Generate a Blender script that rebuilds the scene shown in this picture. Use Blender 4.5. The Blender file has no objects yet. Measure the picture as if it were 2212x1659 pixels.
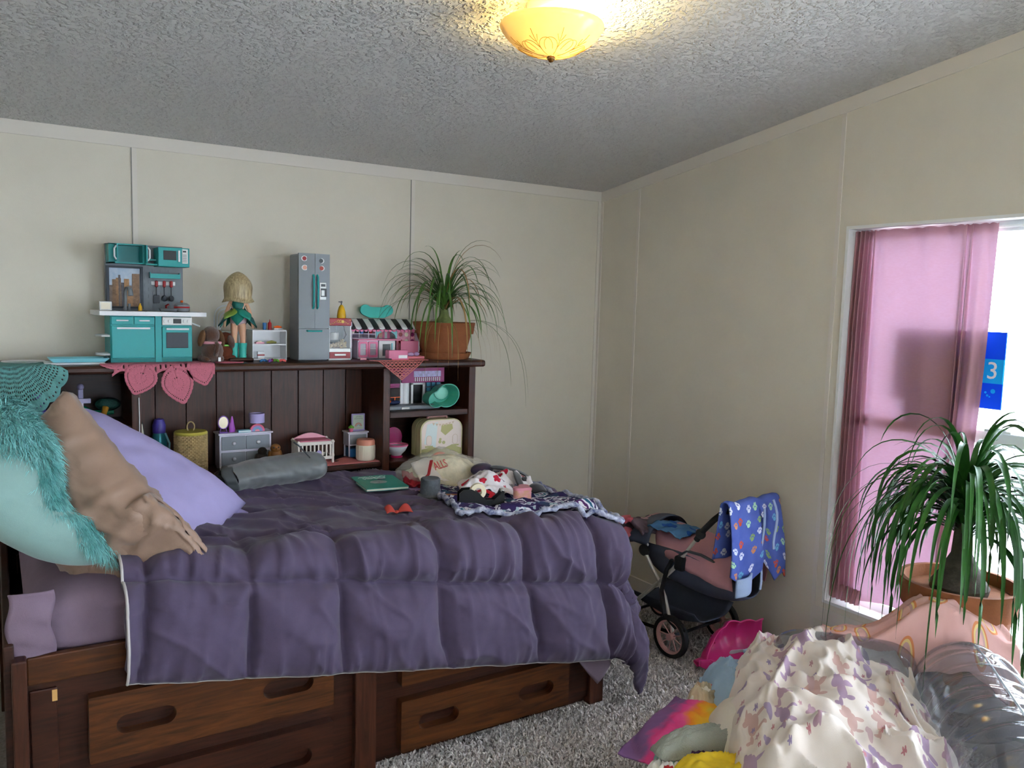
import bpy, bmesh, math, random
import numpy as np
from mathutils import Vector, Matrix, noise as mnoise
random.seed(7); rng = np.random.default_rng(7)
sc = bpy.context.scene
C = sc.collection
PI = math.pi

# ---------------------------------------------------------------- camera
def cam_axes(yaw, pitch, roll):
    fw = Vector((math.sin(yaw)*math.cos(pitch), math.cos(yaw)*math.cos(pitch), -math.sin(pitch)))
    rt = Vector((math.cos(yaw), -math.sin(yaw), 0)); up = rt.cross(fw)
    r2 = rt*math.cos(roll) + up*math.sin(roll); u2 = -rt*math.sin(roll) + up*math.cos(roll)
    return r2, u2, fw
r_, u_, f_ = cam_axes(0.569139, 0.0974463, 0.0276202)
cd = bpy.data.cameras.new('camera'); cam = bpy.data.objects.new('camera', cd); C.objects.link(cam)
m = Matrix.Identity(4)
for i in range(3):
    m[i][0] = r_[i]; m[i][1] = u_[i]; m[i][2] = -f_[i]
m[0][3], m[1][3], m[2][3] = 0.0, 0.0, 1.5
cam.matrix_world = m
cd.sensor_fit = 'HORIZONTAL'; cd.sensor_width = 36.0; cd.lens = 36.0*1755.73/2212
cd.clip_start = 0.02; sc.camera = cam

# ---------------------------------------------------------------- light and exposure
sc.view_settings.view_transform = 'Standard'; sc.view_settings.look = 'None'
sc.view_settings.gamma = 1.0; sc.view_settings.use_curve_mapping = False
sc.view_settings.exposure = 0.71
w = bpy.data.worlds.new('overcast_sky'); sc.world = w; w.use_nodes = True
nt = w.node_tree; nt.nodes.clear()
bgn = nt.nodes.new('ShaderNodeBackground'); wo = nt.nodes.new('ShaderNodeOutputWorld')
bgn.inputs['Color'].default_value = (0.75, 0.865, 1.0, 1); bgn.inputs['Strength'].default_value = 12.0
nt.links.new(bgn.outputs[0], wo.inputs[0])
sc.cycles.use_denoising = True
sc.cycles.max_bounces = 10; sc.cycles.diffuse_bounces = 6; sc.cycles.transparent_max_bounces = 24
sc.cycles.sample_clamp_indirect = 10.0

XR, YB, XL, YF = 2.857, 3.6, -0.95, -2.3      # inner faces of the walls
WIN = (0.86, 2.04, 0.315, 1.843)              # window_1 on the right wall: y0 y1 z0 z1
WIN2 = (-2.1, 0.1, 0.12, 2.02)                # window_2: unseen, further along this wall, enlarged to let in more daylight
FILL_WIN3 = (0.2, 1.3, 0.85, 1.95)                  # fill_window_3 behind the camera, unseen, added to brighten walls and carpet: x0 x1 z0 z1
def portal(name, loc, rot, sx, sy):
    l = bpy.data.lights.new(name, 'AREA'); l.shape = 'RECTANGLE'; l.size = sx; l.size_y = sy
    l.cycles.is_portal = True
    o = bpy.data.objects.new(name, l); C.objects.link(o); o.location = loc; o.rotation_euler = rot
portal('window_portal', (XR+0.13, (WIN[0]+WIN[1])/2, (WIN[2]+WIN[3])/2), (0, PI/2, 0), WIN[3]-WIN[2], WIN[1]-WIN[0])
portal('window_portal', (XR+0.13, (WIN2[0]+WIN2[1])/2, (WIN2[2]+WIN2[3])/2), (0, PI/2, 0), WIN2[3]-WIN2[2], WIN2[1]-WIN2[0])

portal('window_portal', ((FILL_WIN3[0]+FILL_WIN3[1])/2, YF-0.13, (FILL_WIN3[2]+FILL_WIN3[3])/2), (PI/2, 0, 0), FILL_WIN3[1]-FILL_WIN3[0], FILL_WIN3[3]-FILL_WIN3[2])

# ---------------------------------------------------------------- materials
def lin(c): return c/12.92 if c <= 0.04045 else ((c+0.055)/1.055)**2.4
def hexlin(h, g=1.0):
    return tuple(min(0.92, lin(int(h[i:i+2], 16)/255)*g) for i in (0, 2, 4))
MATS = {}
def M(name, col, rough=0.6, metal=0.0, var=0.0, scale=12.0, bump=0.0, bscale=150.0, g=1.0, spec=0.4,
      trans=0.0, alpha=1.0, emis=None, es=0.0, sheen=0.0, stretch=None, col2=None, ior=1.45, island=0.0, sss=0.0):
    if name in MATS: return MATS[name]
    mt = bpy.data.materials.new(name); MATS[name] = mt; mt.use_nodes = True
    n = mt.node_tree.nodes; l = mt.node_tree.links; b = n['Principled BSDF']
    c1 = hexlin(col, g); b.inputs['Base Color'].default_value = (*c1, 1)
    b.inputs['Roughness'].default_value = rough; b.inputs['Metallic'].default_value = metal
    b.inputs['Specular IOR Level'].default_value = spec; b.inputs['IOR'].default_value = ior
    b.inputs['Transmission Weight'].default_value = trans; b.inputs['Alpha'].default_value = alpha
    if sheen: b.inputs['Sheen Weight'].default_value = sheen
    if sss: b.inputs['Subsurface Weight'].default_value = sss; b.inputs['Subsurface Scale'].default_value = 0.01
    if emis: b.inputs['Emission Color'].default_value = (*hexlin(emis), 1); b.inputs['Emission Strength'].default_value = es
    tc = mp = None
    if var or bump or col2:
        tc = n.new('ShaderNodeTexCoord'); mp = n.new('ShaderNodeMapping'); l.new(tc.outputs['Object'], mp.inputs[0])
        if stretch: mp.inputs['Scale'].default_value = stretch
    if var or col2:
        nz = n.new('ShaderNodeTexNoise'); nz.inputs['Scale'].default_value = scale; nz.inputs['Detail'].default_value = 5
        nz.inputs['Roughness'].default_value = 0.65
        l.new(mp.outputs[0], nz.inputs['Vector'])
        rp = n.new('ShaderNodeValToRGB'); e = rp.color_ramp.elements
        e[0].position = 0.32; e[1].position = 0.68
        cb = hexlin(col2, g) if col2 else tuple(min(.95, v*(1+var)) for v in c1)
        ca = c1 if col2 else tuple(v*(1-var) for v in c1)
        e[0].color = (*ca, 1); e[1].color = (*cb, 1)
        l.new(nz.outputs[0], rp.inputs[0]); src = rp.outputs[0]
        l.new(src, b.inputs['Base Color'])
    if island:
        ge = n.new('ShaderNodeNewGeometry'); hs = n.new('ShaderNodeHueSaturation')
        mr = n.new('ShaderNodeMapRange'); mr.inputs[3].default_value = 1-island; mr.inputs[4].default_value = 1+island
        l.new(ge.outputs['Random Per Island'], mr.inputs[0]); l.new(mr.outputs[0], hs.inputs['Value'])
        if var or col2: l.new(src, hs.inputs['Color'])
        else: hs.inputs['Color'].default_value = (*c1, 1)
        l.new(hs.outputs[0], b.inputs['Base Color'])
    if bump:
        n2 = n.new('ShaderNodeTexNoise'); n2.inputs['Scale'].default_value = bscale; n2.inputs['Detail'].default_value = 3
        l.new(mp.outputs[0], n2.inputs['Vector'])
        bp = n.new('ShaderNodeBump'); bp.inputs['Strength'].default_value = min(1.0, bump); bp.inputs['Distance'].default_value = 0.004
        l.new(n2.outputs[0], bp.inputs['Height']); l.new(bp.outputs[0], b.inputs['Normal'])
    return mt

def wood(name, c1, c2, rough=0.42, axis=0, g=1.0):
    if name in MATS: return MATS[name]
    mt = bpy.data.materials.new(name); MATS[name] = mt; mt.use_nodes = True
    n = mt.node_tree.nodes; l = mt.node_tree.links; b = n['Principled BSDF']
    tc = n.new('ShaderNodeTexCoord'); mp = n.new('ShaderNodeMapping'); l.new(tc.outputs['Object'], mp.inputs[0])
    s = [14.0, 14.0, 14.0]; s[axis] = 1.1; mp.inputs['Scale'].default_value = s
    oi = n.new('ShaderNodeObjectInfo'); cm = n.new('ShaderNodeVectorMath'); cm.operation = 'SCALE'
    l.new(oi.outputs['Random'], cm.inputs[3]); cm.inputs[0].default_value = (9, 9, 9); l.new(cm.outputs[0], mp.inputs[1])
    nz = n.new('ShaderNodeTexNoise'); nz.inputs['Scale'].default_value = 3.2; nz.inputs['Detail'].default_value = 8
    nz.inputs['Distortion'].default_value = 1.6; nz.inputs['Roughness'].default_value = 0.62; l.new(mp.outputs[0], nz.inputs['Vector'])
    rp = n.new('ShaderNodeValToRGB'); e = rp.color_ramp.elements; e[0].position = 0.3; e[1].position = 0.72
    e[0].color = (*hexlin(c1, g), 1); e[1].color = (*hexlin(c2, g), 1)
    l.new(nz.outputs[0], rp.inputs[0]); l.new(rp.outputs[0], b.inputs['Base Color'])
    bp = n.new('ShaderNodeBump'); bp.inputs['Strength'].default_value = 0.15; bp.inputs['Distance'].default_value = 0.002
    l.new(nz.outputs[0], bp.inputs['Height']); l.new(bp.outputs[0], b.inputs['Normal'])
    b.inputs['Roughness'].default_value = rough; b.inputs['Specular IOR Level'].default_value = .3
    return mt

# ---------------------------------------------------------------- mesh helpers
class MB:
    def __init__(s): s.v = []; s.f = []; s.boxy = False
    def add(s, v, f):
        k = len(s.v); s.v += [tuple(p) for p in v]; s.f += [tuple(i+k for i in q) for q in f]; return s
    def box(s, x0, x1, y0, y1, z0, z1, r=0.0, seg=2, M4=None):
        if r <= 0:
            v = [(x0,y0,z0),(x1,y0,z0),(x1,y1,z0),(x0,y1,z0),(x0,y0,z1),(x1,y0,z1),(x1,y1,z1),(x0,y1,z1)]
            f = [(3,2,1,0),(4,5,6,7),(0,1,5,4),(1,2,6,5),(2,3,7,6),(3,0,4,7)]
        else:
            s.boxy = True; r = min(r, .45*min(abs(x1-x0), abs(y1-y0), abs(z1-z0)))
            bm = bmesh.new(); bmesh.ops.create_cube(bm, size=1)
            for q in bm.verts: q.co = Vector(((x0+x1)/2+q.co.x*(x1-x0), (y0+y1)/2+q.co.y*(y1-y0), (z0+z1)/2+q.co.z*(z1-z0)))
            bmesh.ops.bevel(bm, geom=bm.edges[:], offset=r, segments=seg, affect='EDGES', profile=0.5)
            bm.verts.index_update()
            v = [q.co.copy() for q in bm.verts]; f = [[q.index for q in p.verts] for p in bm.faces]; bm.free()
        if M4: v = [M4 @ Vector(p) for p in v]
        return s.add(v, f)
    def lathe(s, prof, n=20, c=(0,0,0), M4=None, sx=1.0, sy=1.0):
        v = []; f = []; k = len(prof)
        for (r, z) in prof:
            for i in range(n):
                a = 2*PI*i/n; v.append((r*math.cos(a)*sx, r*math.sin(a)*sy, z))
        for j in range(k-1):
            for i in range(n):
                f.append((j*n+i, j*n+(i+1)%n, (j+1)*n+(i+1)%n, (j+1)*n+i))
        ring = prof[0] == prof[-1]
        if prof[0][0] > 1e-6 and not ring: f.append(tuple(range(n-1, -1, -1)))
        if prof[-1][0] > 1e-6 and not ring: f.append(tuple((k-1)*n+i for i in range(n)))
        v = [Vector(p) for p in v]
        if M4: v = [M4 @ p for p in v]
        v = [p+Vector(c) for p in v]
        return s.add(v, f)
    def cyl(s, c, r, h, n=18, axis='z', r2=None):
        M4 = {'z': Matrix.Identity(4), 'x': Matrix.Rotation(PI/2, 4, 'Y'), 'y': Matrix.Rotation(-PI/2, 4, 'X')}[axis]
        return s.lathe([(r, 0), (r if r2 is None else r2, h)], n, c, M4)
    def ell(s, c, r, n=14, k=8, M4=None):
        if not hasattr(r, '__len__'): r = (r, r, r)
        prof = [(math.sin(PI*j/k), -math.cos(PI*j/k)) for j in range(k+1)]
        prof[0] = (0.0001, -1); prof[-1] = (0.0001, 1)
        S = Matrix.Diagonal((r[0], r[1], r[2], 1))
        return s.lathe(prof, n, c, (M4 @ S) if M4 else S)
    def tube(s, pts, r, n=8, cap=True, flat=1.0):
        pts = [Vector(p) for p in pts]; k = len(pts)
        rr = r if hasattr(r, '__len__') else [r]*k
        v = []; f = []; prev = None
        for i, p in enumerate(pts):
            t = (pts[min(i+1, k-1)] - pts[max(i-1, 0)]).normalized()
            if prev is None:
                a = Vector((0, 0, 1)) if abs(t.z) < 0.9 else Vector((1, 0, 0))
                nn = (a - t*a.dot(t)).normalized()
            else:
                nn = (prev - t*prev.dot(t))
                nn = nn.normalized() if nn.length > 1e-6 else t.orthogonal().normalized()
            prev = nn; bb = t.cross(nn)
            for j in range(n):
                a = 2*PI*j/n; v.append(p + (nn*math.cos(a)*flat + bb*math.sin(a))*rr[i])
        for i in range(k-1):
            for j in range(n):
                f.append((i*n+j, i*n+(j+1)%n, (i+1)*n+(j+1)%n, (i+1)*n+j))
        if cap: f.append(tuple(range(n-1, -1, -1))); f.append(tuple((k-1)*n+j for j in range(n)))
        return s.add(v, f)
    def prism(s, poly, a0, a1, axis='y'):
        n = len(poly)
        def P(p, a): return {'y': (p[0], a, p[1]), 'z': (p[0], p[1], a), 'x': (a, p[0], p[1])}[axis]
        v = [P(p, a0) for p in poly]+[P(p, a1) for p in poly]
        f = [tuple(range(n)), tuple(range(2*n-1, n-1, -1))]+[(i, i+n, (i+1)%n+n, (i+1)%n) for i in range(n)]
        return s.add(v, f)
    def grid(s, fn, nu, nv, keep=None):
        v = [fn(i/nu, j/nv) for j in range(nv+1) for i in range(nu+1)]
        f = [(j*(nu+1)+i, j*(nu+1)+i+1, (j+1)*(nu+1)+i+1, (j+1)*(nu+1)+i) for j in range(nv) for i in range(nu) if keep is None or keep(i, j)]
        return s.add(v, f)
    def xf(s, M4): s.v = [tuple(M4 @ Vector(p)) for p in s.v]; return s
    def o(s, name, mat, parent=None, sharp=40, flat=False, kind=None, solid=0.0, sub=0, label=None):
        me = bpy.data.meshes.new(name); me.from_pydata(s.v, [], s.f); me.validate(); me.update()
        bm = bmesh.new(); bm.from_mesh(me); bmesh.ops.recalc_face_normals(bm, faces=bm.faces[:]); bm.to_mesh(me); bm.free()
        if not flat:
            me.shade_smooth()
            if s.boxy and sharp == 40: sharp = 18
            if sharp < 180: me.set_sharp_from_angle(angle=math.radians(sharp))
        me.materials.append(mat)
        ob = bpy.data.objects.new(name, me); C.objects.link(ob)
        if parent: ob.parent = parent
        if kind: ob['kind'] = kind
        if label: ob['label'] = label
        if sub: md = ob.modifiers.new('subsurf', 'SUBSURF'); md.levels = sub; md.render_levels = sub
        if solid: md = ob.modifiers.new('solid', 'SOLIDIFY'); md.thickness = solid; md.offset = 0
        return ob
def B(name, mat, p, x0, x1, y0, y1, z0, z1, r=0.0, **k): return MB().box(x0, x1, y0, y1, z0, z1, r).o(name, mat, p, **k)
def plate(outer, holes, y0, y1, name, mat, parent, axis='y'):
    """flat plate with holes, from a filled curve; poly in (x,z), thickness along y"""
    cu = bpy.data.curves.new(name, 'CURVE'); cu.dimensions = '2D'; cu.fill_mode = 'BOTH'; cu.extrude = abs(y1-y0)/2
    for poly in [outer]+holes:
        sp = cu.splines.new('POLY'); sp.points.add(len(poly)-1); sp.use_cyclic_u = True
        for q, p in zip(sp.points, poly): q.co = (p[0], p[1], 0, 1)
    t = bpy.data.objects.new('tmp', cu); C.objects.link(t)
    me = bpy.data.meshes.new_from_object(t.evaluated_get(bpy.context.evaluated_depsgraph_get()))
    bpy.data.objects.remove(t)
    mb = MB(); mb.add([(q.co.x, (y0+y1)/2-q.co.z, q.co.y) for q in me.vertices], [tuple(p.vertices) for p in me.polygons])
    return mb.o(name, mat, parent, sharp=35)
def text(s_, size, name, mat, parent, x, y, z, depth=0.0006, align='CENTER', M4=None, sx=1.0):
    cu = bpy.data.curves.new(name, 'FONT'); cu.body = s_; cu.size = size; cu.align_x = align; cu.align_y = 'CENTER'; cu.extrude = depth; cu.resolution_u = 3
    t = bpy.data.objects.new('tmp', cu); C.objects.link(t)
    me = bpy.data.meshes.new_from_object(t.evaluated_get(bpy.context.evaluated_depsgraph_get())); bpy.data.objects.remove(t)
    mb = MB(); mb.add([(q.co.x*sx, -q.co.z, q.co.y) for q in me.vertices], [tuple(p.vertices) for p in me.polygons])
    if M4: mb.xf(M4)
    mb.v = [(a+x, b+y, c+z) for a, b, c in mb.v]
    return mb.o(name, mat, parent)
def scribble(x0, x1, z, h, name, mat, parent, y, seed=1, flatz=False):
    """illegible handwriting-like line"""
    r = random.Random(seed); pts = []; x = x0
    while x < x1: pts.append((x, y, z+r.uniform(-h, h)) if not flatz else (x, z+r.uniform(-h, h), y)); x += h*r.uniform(.35, .9)
    return MB().tube(pts, h*.16, 5).o(name, mat, parent)
def tag(o, label, cat, group=None):
    o['label'] = label; o['category'] = cat
    if group: o['group'] = group
    return o
def thing(name, label, cat, loc=(0,0,0), rz=0.0, group=None):
    o = bpy.data.objects.new(name, None); C.objects.link(o); o.location = loc; o.rotation_euler = (0, 0, rz)
    o.empty_display_size = 0.05
    return tag(o, label, cat, group)
def at(o, loc, rz=0.0): o.location = loc; o.rotation_euler = (0, 0, rz); return o
def struct(o): o['kind'] = 'structure'; return o
def stadium(x0, x1, z0, z1, n=10):
    r = (z1-z0)/2; zc = (z0+z1)/2; p = []
    for i in range(n+1): a = -PI/2+PI*i/n; p.append((x1-r+r*math.cos(a), zc+r*math.sin(a)))
    for i in range(n+1): a = PI/2+PI*i/n; p.append((x0+r+r*math.cos(a), zc+r*math.sin(a)))
    return p
def rrect(x0, x1, z0, z1, r, n=5):
    p = []
    for cx, cz, a0 in ((x1-r, z0+r, -PI/2), (x1-r, z1-r, 0), (x0+r, z1-r, PI/2), (x0+r, z0+r, PI)):
        for i in range(n+1): a = a0+PI/2*i/n; p.append((cx+r*math.cos(a), cz+r*math.sin(a)))
    return p
def fbm(x, y, z=0.0, o=3):
    s = 0; a = 1; t = 0
    for i in range(o): s += a*mnoise.noise(Vector((x, y, z+7.3*i))); t += a; a *= 0.5; x *= 2.03; y *= 2.03; z *= 2.03
    return s/t
def sstep(a, b, x): t = max(0, min(1, (x-a)/(b-a))); return t*t*(3-2*t)
# ================================================================ the room
WALL = M('painted_wall', 'd6cfc0', 0.75, var=0.03, scale=3, bump=0.08, bscale=300)
TRIM = M('wall_batten_paint', 'd8d1c7', 0.6)
WHITE = M('white_trim', 'e6e6e4', 0.45)
VINYL = M('window_vinyl', 'e4e8ec', 0.35)
def zc(y): return 2.1275+0.14*(YB-y)       # sloped ceiling height
TH = 0.12
# walls: back, right (with window openings), left, front
struct(MB().box(XL-TH, XR+TH, YB, YB+TH, -0.1, 2.25).o('wall_back', WALL))
struct(MB().prism([(YF-TH, -0.1), (YB+TH, -0.1), (YB+TH, zc(YB+TH)+.1), (YF-TH, zc(YF-TH)+.1)], XL-TH, XL, 'x').o('wall_left', WALL))
def wall_right():
    def seg(mb, y0, y1, z0, z1): mb.prism([(y0, z0), (y1, z0), (y1, z1 if z1 else zc(y1)+.1), (y0, z1 if z1 else zc(y0)+.1)], XR, XR+TH, 'x')
    mb = MB()
    seg(mb, YF-TH, WIN2[0], -.1, None); seg(mb, WIN2[1], WIN[0], -.1, None); seg(mb, WIN[1], YB+TH, -.1, None)
    for wn in (WIN, WIN2): seg(mb, wn[0], wn[1], -.1, wn[2]); seg(mb, wn[0], wn[1], wn[3], None)
    return mb.o('wall_right', WALL)
struct(wall_right())
mb = MB(); zt = zc(YF)+.1
mb.box(XL-TH, FILL_WIN3[0], YF-TH, YF, -.1, zt); mb.box(FILL_WIN3[1], XR+TH, YF-TH, YF, -.1, zt)
mb.box(FILL_WIN3[0], FILL_WIN3[1], YF-TH, YF, -.1, FILL_WIN3[2]); mb.box(FILL_WIN3[0], FILL_WIN3[1], YF-TH, YF, FILL_WIN3[3], zt)
struct(mb.o('wall_front', WALL))
struct(MB().box(XL-TH, XR+TH, YF-TH, YB+TH, -0.2, -0.012).o('floor', M('carpet_backing', '8d857e', 0.95, var=.3, scale=120)))
# ceiling with sprayed popcorn relief
def popcorn():
    mt = bpy.data.materials.new('popcorn_ceiling'); mt.use_nodes = True
    n = mt.node_tree.nodes; l = mt.node_tree.links; b = n['Principled BSDF']
    b.inputs['Base Color'].default_value = (*hexlin('c9c7c4'), 1); b.inputs['Roughness'].default_value = 0.9; b.inputs['Specular IOR Level'].default_value = 0.15
    tc = n.new('ShaderNodeTexCoord')
    v = n.new('ShaderNodeTexNoise'); v.inputs['Scale'].default_value = 62; v.inputs['Detail'].default_value = 2.5; v.inputs['Roughness'].default_value = 0.55
    l.new(tc.outputs['Object'], v.inputs['Vector'])
    r = n.new('ShaderNodeValToRGB'); r.color_ramp.elements[0].position = 0.46; r.color_ramp.elements[1].position = 0.68
    l.new(v.outputs[0], r.inputs[0])
    bp = n.new('ShaderNodeBump'); bp.inputs['Strength'].default_value = 0.9; bp.inputs['Distance'].default_value = 0.009
    l.new(r.outputs[0], bp.inputs['Height']); l.new(bp.outputs[0], b.inputs['Normal'])
    return mt
struct(MB().prism([(YF-TH, zc(YF-TH)), (YB+TH, zc(YB+TH)), (YB+TH, zc(YB+TH)+.1), (YF-TH, zc(YF-TH)+.1)], XL-TH, XR+TH, 'x').o('ceiling', popcorn()))
# battens and trims on the panelled walls
k = 0
def trim(mb, mat=None):
    global k; k += 1
    return struct(mb.o('trim_%d' % k, mat or TRIM))
trim(MB().prism([(YB-.008, zc(YB)-.05), (YB, zc(YB)-.05), (YB, zc(YB)+.002), (YB-.008, zc(YB)+.002)], XL, XR, 'x'))
trim(MB().prism([(YF, zc(YF)-.055), (YB, zc(YB)-.055), (YB, zc(YB)+.002), (YF, zc(YF)+.002)], XR-.008, XR, 'x'))
for x in (-0.737, 0.483, 1.703):
    trim(MB().box(x, x+.018, YB-.003, YB, 0.0, 2.08)); 
    trim(MB().box(x-.004, x, YB-.0035, YB, 0.0, 2.08), M('painted_seam_shadow', '8f8d86', 0.8))  # darker strip paints a shadow line along each batten
trim(MB().box(XR-.022, XR, YB-.004, YB, 0, 2.08)); trim(MB().box(XR-.004, XR, YB-.022, YB, 0, 2.08))
for y in (3.275, 2.075):
    trim(MB().box(XR-.003, XR, y, y+.018, 0.0, zc(y)-.05))
trim(MB().box(XR-.005, XR, 1.5, 2.075, 0.235, 0.29))
for nm, bb in (('baseboard_back', (XL, XR, YB-.012, YB, 0, .07)), ('baseboard_right', (XR-.012, XR, YF, YB, 0, .07)), ('baseboard_left', (XL, XL+.012, YF, YB, 0, .07))):
    struct(MB().box(*bb).o(nm, TRIM))
# windows: frame, two sashes with panes, on the right wall
GLASS = M('window_glass', 'ffffff', 0.0, trans=1.0, ior=1.01, spec=0.1)
def window(nm, wn, plane, mesh_x, sgn):
    root = struct(bpy.data.objects.new(nm, None)); C.objects.link(root)
    a0, a1, z0, z1 = wn; zm = 1.082; d = mesh_x
    def bb(mb, p0, p1, d0, d1, q0, q1, r=.0):
        if plane == 'x': mb.box(d+sgn*d0 if sgn > 0 else d-d1, d+d1 if sgn > 0 else d-d0, p0, p1, q0, q1, r)
        else: mb.box(p0, p1, d-d1, d-d0, q0, q1, r)
        return mb
    mb = MB()
    bb(mb, a0, a0+.012, -.006, .12, z0, z1); bb(mb, a1-.012, a1, -.006, .12, z0, z1); bb(mb, a0+.012, a1-.012, -.006, .12, z1-.012, z1); bb(mb, a0+.012, a1-.012, -.006, .12, z0, z0+.012)
    mb.o('window_frame', WHITE, root)
    mb = MB(); w_ = .035
    bb(mb, a0+.012, a0+.012+w_, .07, .12, z0, z1); bb(mb, a1-.012-w_, a1-.012, .07, .12, z0, z1); bb(mb, a0+.012+w_, a1-.012-w_, .07, .12, z1-.012-w_, z1-.012); bb(mb, a0+.012+w_, a1-.012-w_, .07, .12, z0+.012, z0+.012+w_)
    mb.o('window_sash', VINYL, root)
    mr = bb(MB(), a0+.02, a1-.02, .06, .115, zm-.024, zm+.024, .004).o('meeting_rail', VINYL, root)
    if nm == 'window_1':
        ml = MB(); ml.box(d+.04, d+.062, 1.385, 1.475, zm+.024, zm+.034, .003); ml.box(d+.035, d+.055, 1.40, 1.455, zm+.034, zm+.042, .003)
        ml.o('latch', VINYL, mr)
    bb(MB(), a0+.04, a1-.04, .098, .1, zm+.02, z1-.04).o('pane', GLASS, root)
    bb(MB(), a0+.04, a1-.04, .093, .095, z0+.04, zm-.02).o('pane', GLASS, root)
window('window_1', WIN, 'x', XR, 1)
window('window_2', WIN2, 'x', XR, 1)
window('fill_window_3', FILL_WIN3, 'y', YF, 1)
# carpet pile: tufts over the floor the camera can reach
def carpet():
    N = 170000
    x = rng.uniform(0.55, 2.857, N); y = rng.uniform(1.0, 3.3, N)
    near = (x > 1.0)
    a = rng.uniform(0, 2*PI, N); h = rng.uniform(.008, .02, N); wd = rng.uniform(.0022, .0042, N)
    lx = rng.normal(0, .006, N); ly = rng.normal(0, .006, N)
    dx, dy = np.cos(a)*wd, np.sin(a)*wd
    z0 = -.012
    V = np.zeros((N, 5, 3), np.float32)
    V[:, 0] = np.stack([x-dx, y-dy, np.full(N, z0)], 1); V[:, 1] = np.stack([x+dx, y+dy, np.full(N, z0)], 1)
    V[:, 2] = np.stack([x+dx+lx*.5, y+dy+ly*.5, z0+h*.65], 1); V[:, 3] = np.stack([x-dx+lx*.5, y-dy+ly*.5, z0+h*.65], 1)
    V[:, 4] = np.stack([x+lx*1.3, y+ly*1.3, z0+h], 1)
    me = bpy.data.meshes.new('carpet_pile'); me.vertices.add(N*5); me.vertices.foreach_set('co', V.ravel())
    me.loops.add(N*7); base = (np.arange(N)*5)[:, None]
    me.loops.foreach_set('vertex_index', (base+np.array([0, 1, 2, 3, 3, 2, 4])).astype(np.int32).ravel())
    me.polygons.add(N*2)
    ls = np.stack([np.arange(N)*7, np.arange(N)*7+4], 1).astype(np.int32).ravel()
    me.polygons.foreach_set('loop_start', ls)
    me.polygons.foreach_set('loop_total', np.tile(np.array([4, 3], np.int32), N))
    me.update(calc_edges=True)
    me.materials.append(M('carpet_yarn', 'b3a8a2', 0.95, col2='f4eeea', scale=160, island=.3, spec=.1))
    o = bpy.data.objects.new('carpet_pile', me); C.objects.link(o); o['kind'] = 'stuff'
    tag(o, 'speckled grey and beige shaggy carpet pile covering the bedroom floor', 'carpet')
carpet()

# ground outside the windows
o = struct(MB().box(-40, XR+40, -40, 30, -.75, -.6).o('floor_outside', M('pale_bounce_ground', 'c2c4c6', .95, col2='d2d2d0', scale=3)))  # neutral pale tone, raised to bounce more daylight onto the ceiling
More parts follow.
